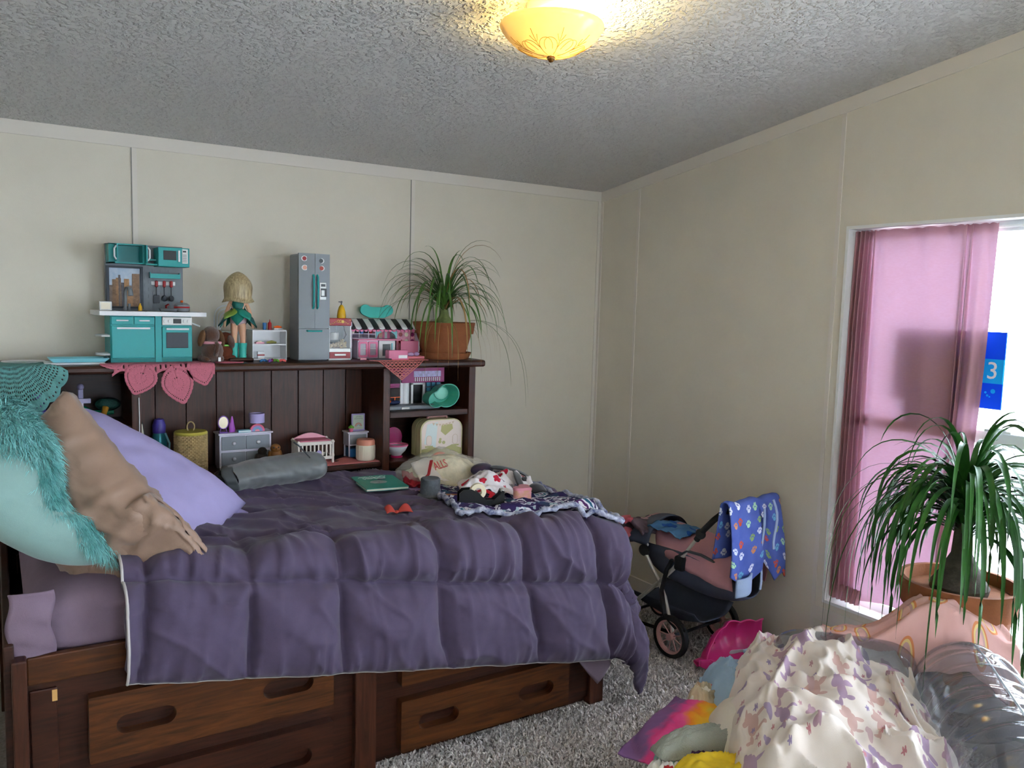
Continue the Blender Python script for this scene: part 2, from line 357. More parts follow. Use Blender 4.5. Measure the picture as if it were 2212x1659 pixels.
# ================================================================ ceiling lamp
def ceiling_lamp():
    x, y = 1.372, 1.985; z = zc(y)
    t = thing('ceiling_lamp', 'flush ceiling lamp with frosted glass bowl glowing warm yellow', 'lamp', (x, y, z))
    wm = M('lamp_white_enamel', 'e9e2d2', 0.4)
    tilt = Matrix.Rotation(-math.atan(.14), 4, 'X')
    MB().lathe([(.075, .004), (.074, -.012), (.066, -.024), (.05, -.03), (.0001, -.03)], 32, M4=tilt).o('canopy', wm, t)
    MB().lathe([(.0001, -.03), (.012, -.03), (.012, -.15), (.0001, -.15)], 10).o('stem', wm, t)
    gl = bpy.data.materials.new('frosted_lamp_glass'); gl.use_nodes = True; n = gl.node_tree.nodes; l = gl.node_tree.links
    n.remove(n['Principled BSDF']); out = n['Material Output']
    tr = n.new('ShaderNodeBsdfTranslucent'); tr.inputs[0].default_value = (.55, .46, .26, 1)
    df = n.new('ShaderNodeBsdfDiffuse'); df.inputs[0].default_value = (.9, .82, .62, 1)
    gs = n.new('ShaderNodeBsdfGlossy'); gs.inputs['Roughness'].default_value = .2
    m1 = n.new('ShaderNodeMixShader'); m1.inputs[0].default_value = .45; l.new(tr.outputs[0], m1.inputs[1]); l.new(df.outputs[0], m1.inputs[2])
    m2 = n.new('ShaderNodeMixShader'); m2.inputs[0].default_value = .06; l.new(m1.outputs[0], m2.inputs[1]); l.new(gs.outputs[0], m2.inputs[2])
    l.new(m2.outputs[0], out.inputs[0])
    R = .148
    prof = [(.012, -.142), (.04, -.139), (.075, -.128), (.105, -.111), (.128, -.091), (.143, -.072), (R, -.062), (R-.002, -.058)]
    bowl = MB().lathe(prof[:], 48); bowl.f = bowl.f[:-2]
    bo = bowl.o('glass_bowl', gl, t, sharp=180, solid=.003)
    # etched scrolls, low relief on the bowl
    def surf(r, a):
        for i in range(len(prof)-1):
            if prof[i][0] <= r <= prof[i+1][0] or i == len(prof)-2:
                q = (r-prof[i][0])/max(1e-6, prof[i+1][0]-prof[i][0]); zz = prof[i][1]+q*(prof[i+1][1]-prof[i][1]); break
        return ((r+.001)*math.cos(a), (r+.001)*math.sin(a), zz-.0022)
    et = M('etched_bronze_line', 'a5803c', .5); mb = MB()
    for q in range(8):
        a0 = q*PI/4-1.9
        mb.tube([surf(.02+.1*i/10, a0) for i in range(11)], .0008, 5)
        for s in (-1, 1):
            mb.tube([surf(.05+.045*math.sin(i*.28), a0+s*(.34*(1-math.cos(i*.3))/1.2)) for i in range(12)], .0008, 5)
            mb.tube([surf(.085+.02*i/5, a0+s*(.02+.09*(i/5)**.6)) for i in range(6)], .0008, 5)
    mb.o('etched_scroll', et, bo)
    MB().lathe([(.0001, -.141), (.011, -.142), (.013, -.148), (.009, -.153), (.006, -.158), (.0001, -.16)], 14).o('finial', M('aged_brass', '6b4a1e', .35, .9), t)
    on = M('lit_bulb', 'fff0c0', .3, emis='ffd98a', es=560.0)
    of = M('unlit_bulb', 'e8e0cc', .3)
    right = Vector((.843, -.538))
    for s, mt in ((1, on), (-1, of)):
        p = right*s*.06
        MB().ell((p.x, p.y, -.075), (.026, .026, .026)).o('bulb', mt, t)
        MB().tube([(p.x*.25, p.y*.25, -.055), (p.x*.62, p.y*.62, -.068)], .012, 10).o('socket', wm, t)
ceiling_lamp()

# ================================================================ bed
WD = wood('dark_red_pine', '22110b', '482517', .38, 0)
WDz = wood('dark_red_pine_upright', '2a150d', '522c1d', .38, 2)
WDL = wood('lighter_brown_pine', '2f180d', '643819', .38, 0)
WDK = wood('dark_stained_pine', '20110c', '43251a', .4, 0)
def bed():
    t = thing('captains_bed', 'dark red pine captains bed with drawers under the mattress', 'bed', (0, 0, 0))
    y = 2.315
    B('headboard_post', WDz, t, 0.012, 0.046, 2.272, 2.318, 0, .585, .004)
    B('headboard_panel', WDK, t, -0.004, 0.02, 2.30, 3.28, 0, .62, .004)
    B('side_rail', WDL, t, .046, 1.925, y-.012, y+.012, .505, .578, .004)
    B('side_rail', WDL, t, .046, 1.925, 3.26, 3.284, .505, .578, .004)
    B('bed_base', WDK, t, .03, 1.92, y+.03, 3.27, .0, .512)
    B('face_frame', WD, t, .046, 1.92, y+.004, y+.03, .03, .505)
    B('end_panel', WD, t, .05, .112, y-.006, y+.004, .02, .487, .003)
    MB().box(.100, .112, y-.0075, y-.006, .452, .482, .0).o('chip', M('bare_wood_chip', 'c89a5c', .6), t)
    B('middle_post', WDz, t, .92, .992, y-.022, y+.02, 0, .505, .004)
    B('foot_post', WDz, t, 1.86, 1.925, y-.012, y+.03, 0, .51, .004)
    B('foot_post', WDz, t, 1.86, 1.925, 3.22, 3.28, 0, .51, .004)
    B('footboard', WD, t, 1.905, 1.935, y, 3.28, .06, .58, .004)
    B('plinth', WDK, t, .05, 1.9, y+.035, y+.06, 0, .04)
    def drawer(x0, x1, z0, z1, mt, slots):
        d = thing_part('drawer', t)
        hol = [stadium(a, b, (z0+z1)/2-.026, (z0+z1)/2+.026) for a, b in slots]
        f = plate(rrect(x0, x1, z0, z1, .004, 2), hol, y-.032, y+.004, 'drawer_front', mt, d)
        for a, b in slots:
            zc_ = (z0+z1)/2
            MB().box(a-.005, b+.005, y+.0045, y+.0055, zc_-.032, zc_+.032).o('finger_slot', WDK, d)
    def thing_part(nm, p):
        o = bpy.data.objects.new(nm, None); C.objects.link(o); o.parent = p; return o
    drawer(.181, .845, .268, .449, WDL, ((.245, .395), (.632, .782)))
    drawer(.181, .845, .04, .214, WD, ((.245, .395), (.628, .778)))
    drawer(1.073, 1.745, .045, .216, WDL, ((1.135, 1.285), (1.525, 1.675)))
    drawer(1.073, 1.745, .268, .449, WDL, ((1.135, 1.285), (1.525, 1.675)))
bed()

# ================================================================ bookcase along the wall
def bookcase():
    t = thing('bookcase', 'dark pine bookcase with open cubbies standing along the back wall', 'bookcase', (0, 0, 0))
    y0, y1 = 3.30, 3.592
    B('top_board', WD, t, -.055, 1.945, 3.27, y1+.006, 1.206, 1.238, .010)
    for x in (-.015, .427, 1.44, 1.873): B('upright', WDz, t, x, x+.034 if x > 0 else x+.035, y0, y1, 0.0, 1.206, .003)
    for x0, x1 in ((.02, .427), (1.474, 1.873)):
        B('shelf', WD, t, x0, x1, y0+.006, y1-.01, .980, 1.008, .003)
        B('shelf', WD, t, x0, x1, y0+.002, y1-.01, .755, .785, .003)
        B('back_panel', WDK, t, x0, x1, y1-.012, y1, .02, 1.206)
    B('shelf', WD, t, .461, 1.44, y0+.01, y1-.02, .765, .785, .003)
    xs = [.461, .546, .665, .786, .901, 1.018, 1.137, 1.253, 1.36, 1.44]
    for a, b in zip(xs[:-1], xs[1:]):
        B('plank', WDz, t, a+.0012, b-.0012, y1-.05, y1-.035, .785, 1.206, .002)
    B('back_panel', WDK, t, .461, 1.44, y1-.034, y1-.028, .02, 1.206)
bookcase()
# ================================================================ printed cloth materials
def print_mat(name, base, layers, rough=0.85, grad=0.0, bump=0.3, bscale=500, translucent=0.0, warp=0.0):
    """base: list of hex colours blended by soft noise; layers: (scale, ellipses, colours[, rand])"""
    mt = bpy.data.materials.new(name); MATS[name] = mt; mt.use_nodes = True
    n = mt.node_tree.nodes; l = mt.node_tree.links; b = n['Principled BSDF']
    b.inputs['Roughness'].default_value = rough; b.inputs['Specular IOR Level'].default_value = .2
    uv = n.new('ShaderNodeUVMap')
    nz = n.new('ShaderNodeTexNoise'); nz.inputs['Scale'].default_value = 9; nz.inputs['Detail'].default_value = 3; l.new(uv.outputs[0], nz.inputs['Vector'])
    rp = n.new('ShaderNodeValToRGB'); e = rp.color_ramp.elements
    while len(e) < len(base): e.new(.5)
    for i, c in enumerate(base):
        e[i].position = .3+.4*i/max(1, len(base)-1); e[i].color = (*hexlin(c), 1)
    if grad:
        sp = n.new('ShaderNodeSeparateXYZ'); l.new(uv.outputs[0], sp.inputs[0]); ma = n.new('ShaderNodeMath'); ma.operation = 'MULTIPLY_ADD'; l.new(sp.outputs[0], ma.inputs[0]); ma.inputs[1].default_value = grad
        mb_ = n.new('ShaderNodeMath'); mb_.operation = 'MULTIPLY'; mb_.inputs[1].default_value = .35; l.new(nz.outputs[0], mb_.inputs[0]); l.new(mb_.outputs[0], ma.inputs[2]); l.new(ma.outputs[0], rp.inputs[0])
    else: l.new(nz.outputs[0], rp.inputs[0])
    cur = rp.outputs[0]
    src = uv.outputs[0]
    if warp:
        n3 = n.new('ShaderNodeTexNoise'); n3.inputs['Scale'].default_value = 30; l.new(src, n3.inputs['Vector'])
        va = n.new('ShaderNodeVectorMath'); va.operation = 'MULTIPLY_ADD'; l.new(n3.outputs['Color'], va.inputs[0]); va.inputs[1].default_value = (warp,)*3; l.new(src, va.inputs[2]); src = va.outputs[0]
    def math_(op, a, b_=None):
        q = n.new('ShaderNodeMath'); q.operation = op
        for i, s in enumerate((a, b_)):
            if s is None: continue
            if isinstance(s, (int, float)): q.inputs[i].default_value = s
            else: l.new(s, q.inputs[i])
        return q.outputs[0]
    def vm(op, a, b_=None, out=0):
        q = n.new('ShaderNodeVectorMath'); q.operation = op
        for i, s in enumerate((a, b_)):
            if s is None: continue
            if isinstance(s, tuple): q.inputs[i].default_value = s
            else: l.new(s, q.inputs[i])
        return q.outputs['Value'] if out else q.outputs[0]
    for L in layers:
        scale, ells, cols = L[:3]; off = L[3] if len(L) > 3 else 0.0; prob = L[4] if len(L) > 4 else 1.0; rnd = L[5] if len(L) > 5 else .75
        mp = vm('MULTIPLY_ADD', src, (scale, scale, 0)); mp.node.inputs[2].default_value = (off, off*.7, 0)
        vo = n.new('ShaderNodeTexVoronoi'); vo.voronoi_dimensions = '2D'; vo.inputs['Scale'].default_value = 1.0; vo.inputs['Randomness'].default_value = rnd
        l.new(mp, vo.inputs['Vector'])
        loc = vm('SUBTRACT', mp, vo.outputs['Position'])
        dmin = None
        for (cx, cy, rx, ry) in ells:
            d = vm('SUBTRACT', loc, (cx, cy, 0)); d = vm('MULTIPLY', d, (1/rx, 1/ry, 0)); d = vm('LENGTH', d, None, 1)
            dmin = d if dmin is None else math_('MINIMUM', dmin, d)
        msk = math_('LESS_THAN', dmin, 1.0)
        sx = n.new('ShaderNodeSeparateColor'); l.new(vo.outputs['Color'], sx.inputs[0])
        if prob < 1: msk = math_('MULTIPLY', msk, math_('LESS_THAN', sx.outputs[1], prob))
        cr = n.new('ShaderNodeValToRGB'); cr.color_ramp.interpolation = 'CONSTANT'; ce = cr.color_ramp.elements
        while len(ce) < len(cols): ce.new(.5)
        for i, c in enumerate(cols): ce[i].position = i/len(cols); ce[i].color = (*hexlin(c), 1)
        l.new(sx.outputs[0], cr.inputs[0])
        mx = n.new('ShaderNodeMix'); mx.data_type = 'RGBA'; l.new(msk, mx.inputs[0]); l.new(cur, mx.inputs[6]); l.new(cr.outputs[0], mx.inputs[7]); cur = mx.outputs[2]
    l.new(cur, b.inputs['Base Color'])
    n2 = n.new('ShaderNodeTexNoise'); n2.inputs['Scale'].default_value = bscale; l.new(uv.outputs[0], n2.inputs['Vector'])
    bp = n.new('ShaderNodeBump'); bp.inputs['Strength'].default_value = bump; bp.inputs['Distance'].default_value = .001; l.new(n2.outputs[0], bp.inputs['Height']); l.new(bp.outputs[0], b.inputs['Normal'])
    return mt
PAW = [(0, -.1, .17, .14), (-.2, .06, .07, .1), (-.07, .17, .07, .1), (.08, .17, .07, .1), (.21, .05, .07, .1)]
FLOWER = [(0, 0, .1, .1)]+[(.17*math.cos(a), .17*math.sin(a), .12, .12) for a in (0, 1.257, 2.513, 3.77, 5.03)]
STAR = [(0, 0, .07, .07)]+[(.09*math.cos(a), .09*math.sin(a), .07 if abs(math.cos(a)) > .5 else .035, .035 if abs(math.cos(a)) > .5 else .07) for a in (1.57, 2.83, 4.08, 5.34, .31)]
BEAST = [(0, 0, .26, .15), (.26, .14, .11, .13), (.36, .2, .08, .05), (-.2, -.2, .06, .14), (.16, -.22, .05, .16), (-.34, .08, .12, .05), (-.38, .18, .05, .1), (.18, .2, .08, .14)]

def cloth(fn, nu, nv, su, sv, name, mat, parent=None, solid=.004, sub=0, keep=None, ang=180):
    """grid cloth with metric UVs"""
    mb = MB(); mb.grid(fn, nu, nv, keep)
    ob = mb.o(name, mat, parent, sharp=ang, solid=solid, sub=sub)
    me = ob.data; ul = me.uv_layers.new(name='UVMap')
    vi = np.zeros(len(me.loops), np.int32); me.loops.foreach_get('vertex_index', vi)
    # vertex order is kept by from_pydata
    i = vi % (nu+1); j = vi // (nu+1)
    uvs = np.stack([i/nu*su, j/nv*sv], 1).astype(np.float32)
    ul.data.foreach_set('uv', uvs.ravel())
    return ob

# ================================================================ mattress and comforter
SHEET = M('mauve_sheet', '7b6878', .85, var=.05, scale=20, bump=.15, bscale=400)
def zbed(x, y): return .758-.033*x+.03*sstep(2.9, 3.2, y)*(1-sstep(1.6, 1.8, x))
def mattress():
    t = thing('mattress', 'thick mattress in a mauve fitted sheet on the dark captains bed', 'mattress', (0, 0, .514))
    def fn(u, v):
        # closed tube around the cross-section, v around, u along
        a = 2*PI*v; x = .05+1.85*u
        ex = 5.0; c, s = math.cos(a), math.sin(a)
        d = (abs(c)**ex+abs(s)**ex)**(-1/ex)
        hh = (zbed(x, 2.8)-.514-.006)/2; tap = (1-abs(2*u-1)**14)**.5
        tap = max(tap, .02)
        yy = 2.805+(.473)*c*d*(.86+.14*tap); zz = hh+hh*s*d*tap
        w_ = .006*fbm(x*3+yy*9, zz*14, yy*5)
        if yy < 2.4: w_ += .005*math.sin((x*1.1-zz*2.6)*38)*sstep(.16, .3, x)*(1-sstep(.0, .25, abs(x-.3)))
        return (x, yy-w_*1.5, max(0, zz+w_*.5))
    MB().grid(fn, 90, 70).o('sheeted_body', SHEET, t, sharp=180)
    def corner(u, v):
        # gathered corner flap of the sheet
        z = .045+.185*v; x = .008+.10*u
        y = 2.322-.010*math.sin(u*PI)-.006*math.sin(v*17+u*4)*u
        return (x+.006*math.sin(v*9), y, z)
    MB().grid(corner, 10, 26).o('sheet_corner', SHEET, t, solid=.005, sharp=180)
mattress()

PURP = M('plum_comforter_cotton', '4c4058', .8, var=.06, scale=30, bump=.12, bscale=700, sheen=.15)
BVH = {}
def comforter():
    t = thing('comforter', 'plum purple quilted comforter spread over the bed and hanging down its side', 'comforter', (0, 0, 0))
    S0, S1, V1 = .27, 2.46, None
    Ye, Xe, R = 2.378, 1.88, .095
    vs0 = 3.275-Ye              # v at which the front edge starts
    NU, NV = 300, 210
    def hemv(s): return vs0+.345+.135*(min(s, 1.9)-.31)
    seams_s = [.0, .31, .60, .88, 1.21, 1.55, 1.85, 2.15, 2.46]
    def prof(e):
        if e <= 0: return e, 0
        q = e/R
        if q < PI/2: return R*math.sin(q), R*(1-math.cos(q))
        d = e-R*PI/2; return R+.16*d, R+d*.985
    P = np.zeros((NV+1, NU+1, 3)); ST = np.zeros((NV+1, NU+1, 2))
    for j in range(NV+1):
        for i in range(NU+1):
            s = S0+(S1-S0)*i/NU
            v = hemv(s)*j/NV
            # pull left edge in slightly, free-form wander of the cloth
            a = s-Xe; b = v-vs0
            ea, eb = max(a, 0), max(b, 0); r = math.hypot(ea, eb)
            if ea > 0 and eb > 0: r = (ea**2.6+eb**2.6)**(1/2.6)
            o, d = prof(r)
            x = s if ea <= 0 else Xe+o*ea/max(r, 1e-6)*(1 if eb > 0 else 1)
            y = 3.275-v if eb <= 0 else Ye-o*eb/max(r, 1e-6)
            z = zbed(min(s, Xe), max(Ye, 3.275-v))+.012-d
            if v < .1: z -= .05*(1-v/.1)**2
            P[j, i] = (x, y, z); ST[j, i] = (s, v)
    du = np.gradient(P, axis=1); dv = np.gradient(P, axis=0); N = np.cross(du, dv); N /= np.linalg.norm(N, axis=2, keepdims=True)+1e-9
    if N[5, 50, 2] < 0: N = -N
    for j in range(NV+1):
        for i in range(NU+1):
            s, v = ST[j, i]; hv = hemv(s)
            sw = s+.022*math.sin(v*5.1+s*2)+.012*fbm(s*4, v*4)
            w_ = hv-v                                    # distance up from the hem
            # seams
            k = 0
            while k < len(seams_s)-2 and sw > seams_s[k+1]: k += 1
            q = (sw-seams_s[k])/(seams_s[k+1]-seams_s[k]); ds = min(q, 1-q)*(seams_s[k+1]-seams_s[k])
            q2 = (w_/.275) % 1.0; dq = min(q2, 1-q2)*.275
            if w_ < .1375: dq = w_*.9
            ps = 1-math.exp(-(max(ds, 0)/.045)**.9); pv = 1-math.exp(-(max(dq, 0)/.05)**.9)
            side = sstep(vs0-.1, vs0+.12, v)
            foot = sstep(Xe-.05, Xe+.15, s)
            amp = .008+.044*max(side, foot)
            h = amp*min(ps, pv)*1.15+amp*.25*ps*pv
            # gathers that radiate from the stitched lines
            g0 = fbm(sw*13, w_*2.2, 1.7, 2); g1 = (g0*.8+.7*(1-min(1, abs(g0)*4))**2-.25)*math.exp(-dq/.10)
            g2 = fbm(sw*3.0, v*15, 4.1)*math.exp(-ds/.05)
            gw = 1.0 if w_ > .275 else .30+.5*math.exp(-w_/.05)
            h += (.042*g1*gw*(.35+.65*side)+.014*g2)*min(1, dq/.012+.2)
            h -= (.004+.006*side)*(math.exp(-(dq/.009)**2)*(w_ > .1)+.8*math.exp(-(ds/.009)**2))
            # long drape folds across the top and the side
            fold = fbm(sw*7.0+v*3.3, v*1.9-sw*.6, 9.0, 3)
            h += .016*fold*(.8+.5*side)
            ridge = 1-abs(fbm(sw*4.2-v*5.5, v*2.0+sw*2.2, 3.3, 2))*2.6
            h += .026*max(0, ridge)**3*(.9-.35*side)
            if v < .28: h += .035*max(0, fbm(sw*3.2, v*2, 12.1)+.25)*(1-v/.28)
            P[j, i] += N[j, i]*h
            # foot drop sways
            if s > Xe: P[j, i][1] += .02*fbm(v*3, s*5, 8.8)
    mb = MB(); mb.v = [tuple(p) for p in P.reshape(-1, 3)]
    mb.f = [(j*(NU+1)+i, j*(NU+1)+i+1, (j+1)*(NU+1)+i+1, (j+1)*(NU+1)+i) for j in range(NV) for i in range(NU)]
    o = mb.o('quilted_cover', PURP, t, sharp=180)
    md = o.modifiers.new('solid', 'SOLIDIFY'); md.thickness = .016; md.offset = -1
    pip = M('pale_piping', 'b9b3b0', .7)
    hem = [P[NV, i]-N[NV, i]*.008 for i in range(0, NU+1, 2)]
    MB().tube(hem, .0042, 6).o('hem_piping', pip, t)
    MB().tube([P[j, 0] for j in range(NV//3, NV+1, 2)], .004, 6).o('edge_piping', pip, t)
    from mathutils.bvhtree import BVHTree
    BVH['c'] = BVHTree.FromPolygons([Vector(v) for v in mb.v], mb.f)
    # loose inner corner of the flat sheet hanging below the hem
    def tri(u, v):
        x = 1.70+.21*u; top = .285; bot = .285-.185*(1-abs(u-.72)/.75)
        return (x+.01*v, 2.262-.006*math.sin(u*9), top+(bot-top)*v)
    MB().grid(tri, 14, 10).o('loose_corner', M('grey_plum_lining', '6d5d68', .8), t, solid=.003, sharp=180)
comforter()
def ztop(x, y, d=0.0):
    h = BVH['c'].ray_cast(Vector((x, y, 2.0)), Vector((0, 0, -1)))
    return (h[0].z if h[0] is not None else zbed(x, y))+d

# ================================================================ pillows
def pillow_mesh(L, W, T, nu=44, nv=36, wr=.006, seed=0.0, pinch=.07):
    mb = MB()
    for sgn in (1, -1):
        def fn(u, v):
            a, b = 2*u-1, 2*v-1
            t = max(0, (1-abs(a)**3.2))**.55*max(0, (1-abs(b)**3.2))**.55
            x = L/2*a*(1-pinch*(1-b*b)); y = W/2*b*(1-pinch*(1-a*a))
            z = sgn*(T/2*t+.0015)+wr*fbm(a*2.5+seed, b*2.5, sgn)*(.3+t)+wr*.8*fbm(a*7+seed, b*3, sgn*2.0)*(1-t*.6)
            return (x, y, z)
        mb.grid(fn, nu, nv)
    bm = bmesh.new(); vs = [bm.verts.new(p) for p in mb.v]
    for f in mb.f: bm.faces.new([vs[i] for i in f])
    n1 = (nu+1)*(nv+1)
    # merge rim: snap the lower sheet rim onto the upper one
    for j in range(nv+1):
        for i in range(nu+1):
            if i in (0, nu) or j in (0, nv):
                a_, b_ = vs[j*(nu+1)+i], vs[n1+j*(nu+1)+i]
                mid = (a_.co+b_.co)/2; a_.co = mid; b_.co = mid.copy()
    bmesh.ops.remove_doubles(bm, verts=bm.verts[:], dist=1e-5)
    bm.verts.index_update()
    out = MB(); out.v = [tuple(v.co) for v in bm.verts]; out.f = [tuple(v.index for v in f.verts) for f in bm.faces]; bm.free()
    return out
def frame(a, n, c):
    a = Vector(a).normalized(); n = Vector(n); n = (n-a*n.dot(a)).normalized(); b = n.cross(a)
    m = Matrix.Identity(4)
    for i in range(3): m[i][0] = a[i]; m[i][1] = b[i]; m[i][2] = n[i]; m[i][3] = c[i]
    return m
def put(o, m): o.matrix_world = m; return o
LAV = M('lavender_pillowcase', 'a59cc9', .85, var=.03, bump=.1, bscale=500)
t = thing('lavender_pillow', 'plump lavender pillow propped on the bed behind the tan pillow', 'pillow')
pm = pillow_mesh(.66, .46, .27, seed=2.0, wr=.012, pinch=.045)
o = pm.o('pillow_body', LAV, t, sharp=180)
def flap(u, v): return (.30+.075*u, -.19+.38*v, -.004+.01*math.sin(v*9)*u+.012*u*(v-.5))
MB().grid(flap, 6, 20).o('case_flange', LAV, t, solid=.004, sharp=180)
put(t, frame((.50, -.20, -.33), (.30, -.62, .72), (.345, 2.80, .86)))
TAN = M('tan_sateen', '927766', .42, var=.06, bump=.08, bscale=300, sheen=.2)
t = thing('tan_pillow', 'creased tan sateen pillow with open case end slumping over the comforter edge', 'pillow')
pm = pillow_mesh(.50, .36, .18, wr=.016, seed=5.0)
def crease(x, y): return .014*(1-min(1, abs(fbm(x*7+y*3, y*5-x*2, 1.3, 2))*4))**2+.010*(1-min(1, abs(fbm(x*12-y*8, y*9+x*5, 4.3, 2))*4))**2
pm.v = [(x-.02, y, z+(1 if z > 0 else -1)*crease(x, y)*(1 if abs(z) > .01 else 0)) for x, y, z in pm.v]
pm.o('pillow_body', TAN, t, sharp=180)
def case(u, v):
    # open mouth of the pillowcase: crumpled sleeve past the filling
    a = 2*PI*v; x = .10+.21*u
    th = .075*(1-.50*u)+.014*math.sin(3*a+u*3)*u; wd = .172+.012*math.sin(a*2+u*4)
    c, s_ = math.cos(a), math.sin(a)
    e = (abs(c)**3+abs(s_)**3)**(-1/3)
    return (x+.018*math.sin(a*2+1)*u, wd*c*e, th*s_*e+.014*fbm(x*14, a*1.5, 2.2)-.025*u*u+.012*(1-min(1, abs(fbm(x*16, a*2.2, 5.2, 2))*4))**2)
MB().grid(case, 26, 64).o('open_case', TAN, t, solid=.003, sharp=180)
put(t, frame((.44, -.34, -.62), (-.80, -.28, .44), (.205, 2.52, .915)))

# reading pillow: smooth mint outside, shaggy aqua front
AQ = M('mint_velour', '84a49e', .8, var=.05, scale=8, bump=.1, bscale=600, sheen=.4)
FUR = M('aqua_shag', '5fa9a7', .8, col2='a2dcda', scale=14, island=.25, spec=.2)
def reading_pillow():
    t = thing('reading_pillow', 'mint armrest reading pillow with shaggy aqua fur front at the head of the bed', 'pillow', (0, 2.62, .74))
    outer = [(-.20, 1.0), (-.10, .925), (-.03, .868), (.03, .82), (.09, .780), (.164, .752), (.243, .744), (.284, .756), (.279, .80), (.262, .835), (.223, .895), (.168, .925), (.137, .985), (.131, 1.05), (.117, 1.115), (.066, 1.165), (.0, 1.19), (-.10, 1.19), (-.20, 1.13)]
    pts = []
    n = len(outer)
    for i in range(n):
        p0, p1, p2, p3 = outer[i-1], outer[i], outer[(i+1) % n], outer[(i+2) % n]
        for q in range(4):
            t_ = q/4
            pts.append(tuple(.5*((2*p1[k])+(-p0[k]+p2[k])*t_+(2*p0[k]-5*p1[k]+4*p2[k]-p3[k])*t_*t_+(-p0[k]+3*p1[k]-3*p2[k]+p3[k])*t_**3) for k in (0, 1)))
    cx, cz = .04, .96; n = len(pts); ys = []
    mb = MB(); K = 26; D = .23
    def sec(w_): return max(.0, 1-abs(w_)**3.5)**.42
    ring = []
    for k_ in range(K+1):
        w_ = -1+2*k_/K; s = .72+.28*sec(w_)
        ring.append([(cx+(p[0]-cx)*s, w_*D, max(.742, cz+(p[1]-cz)*s)-.74) for p in pts])
    # domed ends
    allr = [[(cx+(p[0]-cx)*.7, -D-.024, cz+(p[2]+.74-cz)*.7-.74) for p in ring[0]]]+ring+[[(cx+(p[0]-cx)*.7, D+.024, cz+(p[2]+.74-cz)*.7-.74) for p in ring[-1]]]
    mb.v = [q for r in allr for q in r]; nr = len(allr)
    mb.f = [(a*n+i, a*n+(i+1) % n, (a+1)*n+(i+1) % n, (a+1)*n+i) for a in range(nr-1) for i in range(n)]+[tuple(range(n)), tuple((nr-1)*n+i for i in range(n))]
    mb.o('velour_body', AQ, t, sharp=180)
    # fur: strands rooted on the front (right / top) band
    cnt = 46000; V = np.zeros((cnt, 5, 3), np.float32); c0 = 0
    i0, i1 = 7*4-1, 17*4
    while c0 < cnt:
        ii = rng.uniform(i0, i1); i = int(ii); fq = ii-i
        kk = rng.uniform(2, K-.001) if rng.random() < .72 else rng.uniform(0, 3)
        k_ = int(kk); kq = kk-k_
        A = np.array(ring[k_][i % n])*(1-fq)+np.array(ring[k_][(i+1) % n])*fq
        Bq = np.array(ring[min(K, k_+1)][i % n])*(1-fq)+np.array(ring[min(K, k_+1)][(i+1) % n])*fq
        p = A*(1-kq)+Bq*kq
        if k_ < 2:   # spill round onto the facing side as a band along the border
            s = rng.uniform(.72, 1.0); p = np.array([cx+(p[0]-cx)*s, p[1], cz+(p[2]+.74-cz)*s-.74])
            if i < 8*4: p[0] -= 0
        nx = np.array([p[0]-cx*1.0+.03, -.1-.35*(kk < 3), p[2]+.74-cz-.12]); nx /= np.linalg.norm(nx)
        d = nx*.6+np.array([.1, -.25, -.75])+rng.normal(0, .38, 3); d /= np.linalg.norm(d)
        L_ = rng.uniform(.022, .045); sd = np.cross(d, rng.normal(0, 1, 3)); sd /= np.linalg.norm(sd); sd *= .0010
        m_ = p+nx*.010+d*L_*.5; e_ = p+nx*.006+d*L_+np.array([0, 0, -.006])
        V[c0, 0] = p-sd; V[c0, 1] = p+sd; V[c0, 2] = m_+sd; V[c0, 3] = m_-sd; V[c0, 4] = e_; c0 += 1
    me = bpy.data.meshes.new('fur'); me.vertices.add(cnt*5); me.vertices.foreach_set('co', V.ravel()); me.loops.add(cnt*7)
    me.loops.foreach_set('vertex_index', ((np.arange(cnt)*5)[:, None]+np.array([0, 1, 2, 3, 3, 2, 4])).astype(np.int32).ravel())
    me.polygons.add(cnt*2); me.polygons.foreach_set('loop_start', np.stack([np.arange(cnt)*7, np.arange(cnt)*7+4], 1).astype(np.int32).ravel())
    me.polygons.foreach_set('loop_total', np.tile(np.array([4, 3], np.int32), cnt)); me.update(calc_edges=True); me.materials.append(FUR)
    fo = bpy.data.objects.new('fur', me); C.objects.link(fo); fo.parent = t; fo['kind'] = 'stuff'
reading_pillow()
# ================================================================ toys on top of the bookcase
ZT = 1.238
TEAL = M('teal_plastic', '1f9c9c', .35); TEALD = M('teal_plastic_inside', '127d7c', .45)
WPL = M('white_plastic', 'dfe0e2', .35); GPL = M('grey_plastic', '747a80', .45); SIL = M('silver_plastic', 'b9bab6', .35, .3)
BLK = M('black_plastic', '15171a', .3); DGR = M('charcoal_plastic', '3a3f46', .45); RED = M('red_plastic', '96141f', .35)
PINK = M('pink_plastic', 'e0709a', .35); HOT = M('hot_pink_plastic', 'd42a72', .35); PNKL = M('light_pink_plastic', 'eba9b8', .4)
YEL = M('yellow_plastic', 'e2b022', .35); ORG = M('orange_plastic', 'e8641f', .4); PUR = M('purple_plastic', '7a4aa8', .35)
MAG = M('magenta_plastic', '8a1560', .35); LAVP = M('lilac_plastic', 'a99ad0', .4); CRM = M('cream_plastic', 'e9dfc9', .4)
BLU = M('blue_plastic', '2f6ea8', .4); AQP = M('aqua_plastic', '7fc4cf', .4); GRN = M('green_plastic', '6fae3c', .4)
def clearmat(name, col, a=.35, rough=.08): return M(name, col, rough, alpha=a, spec=.6)
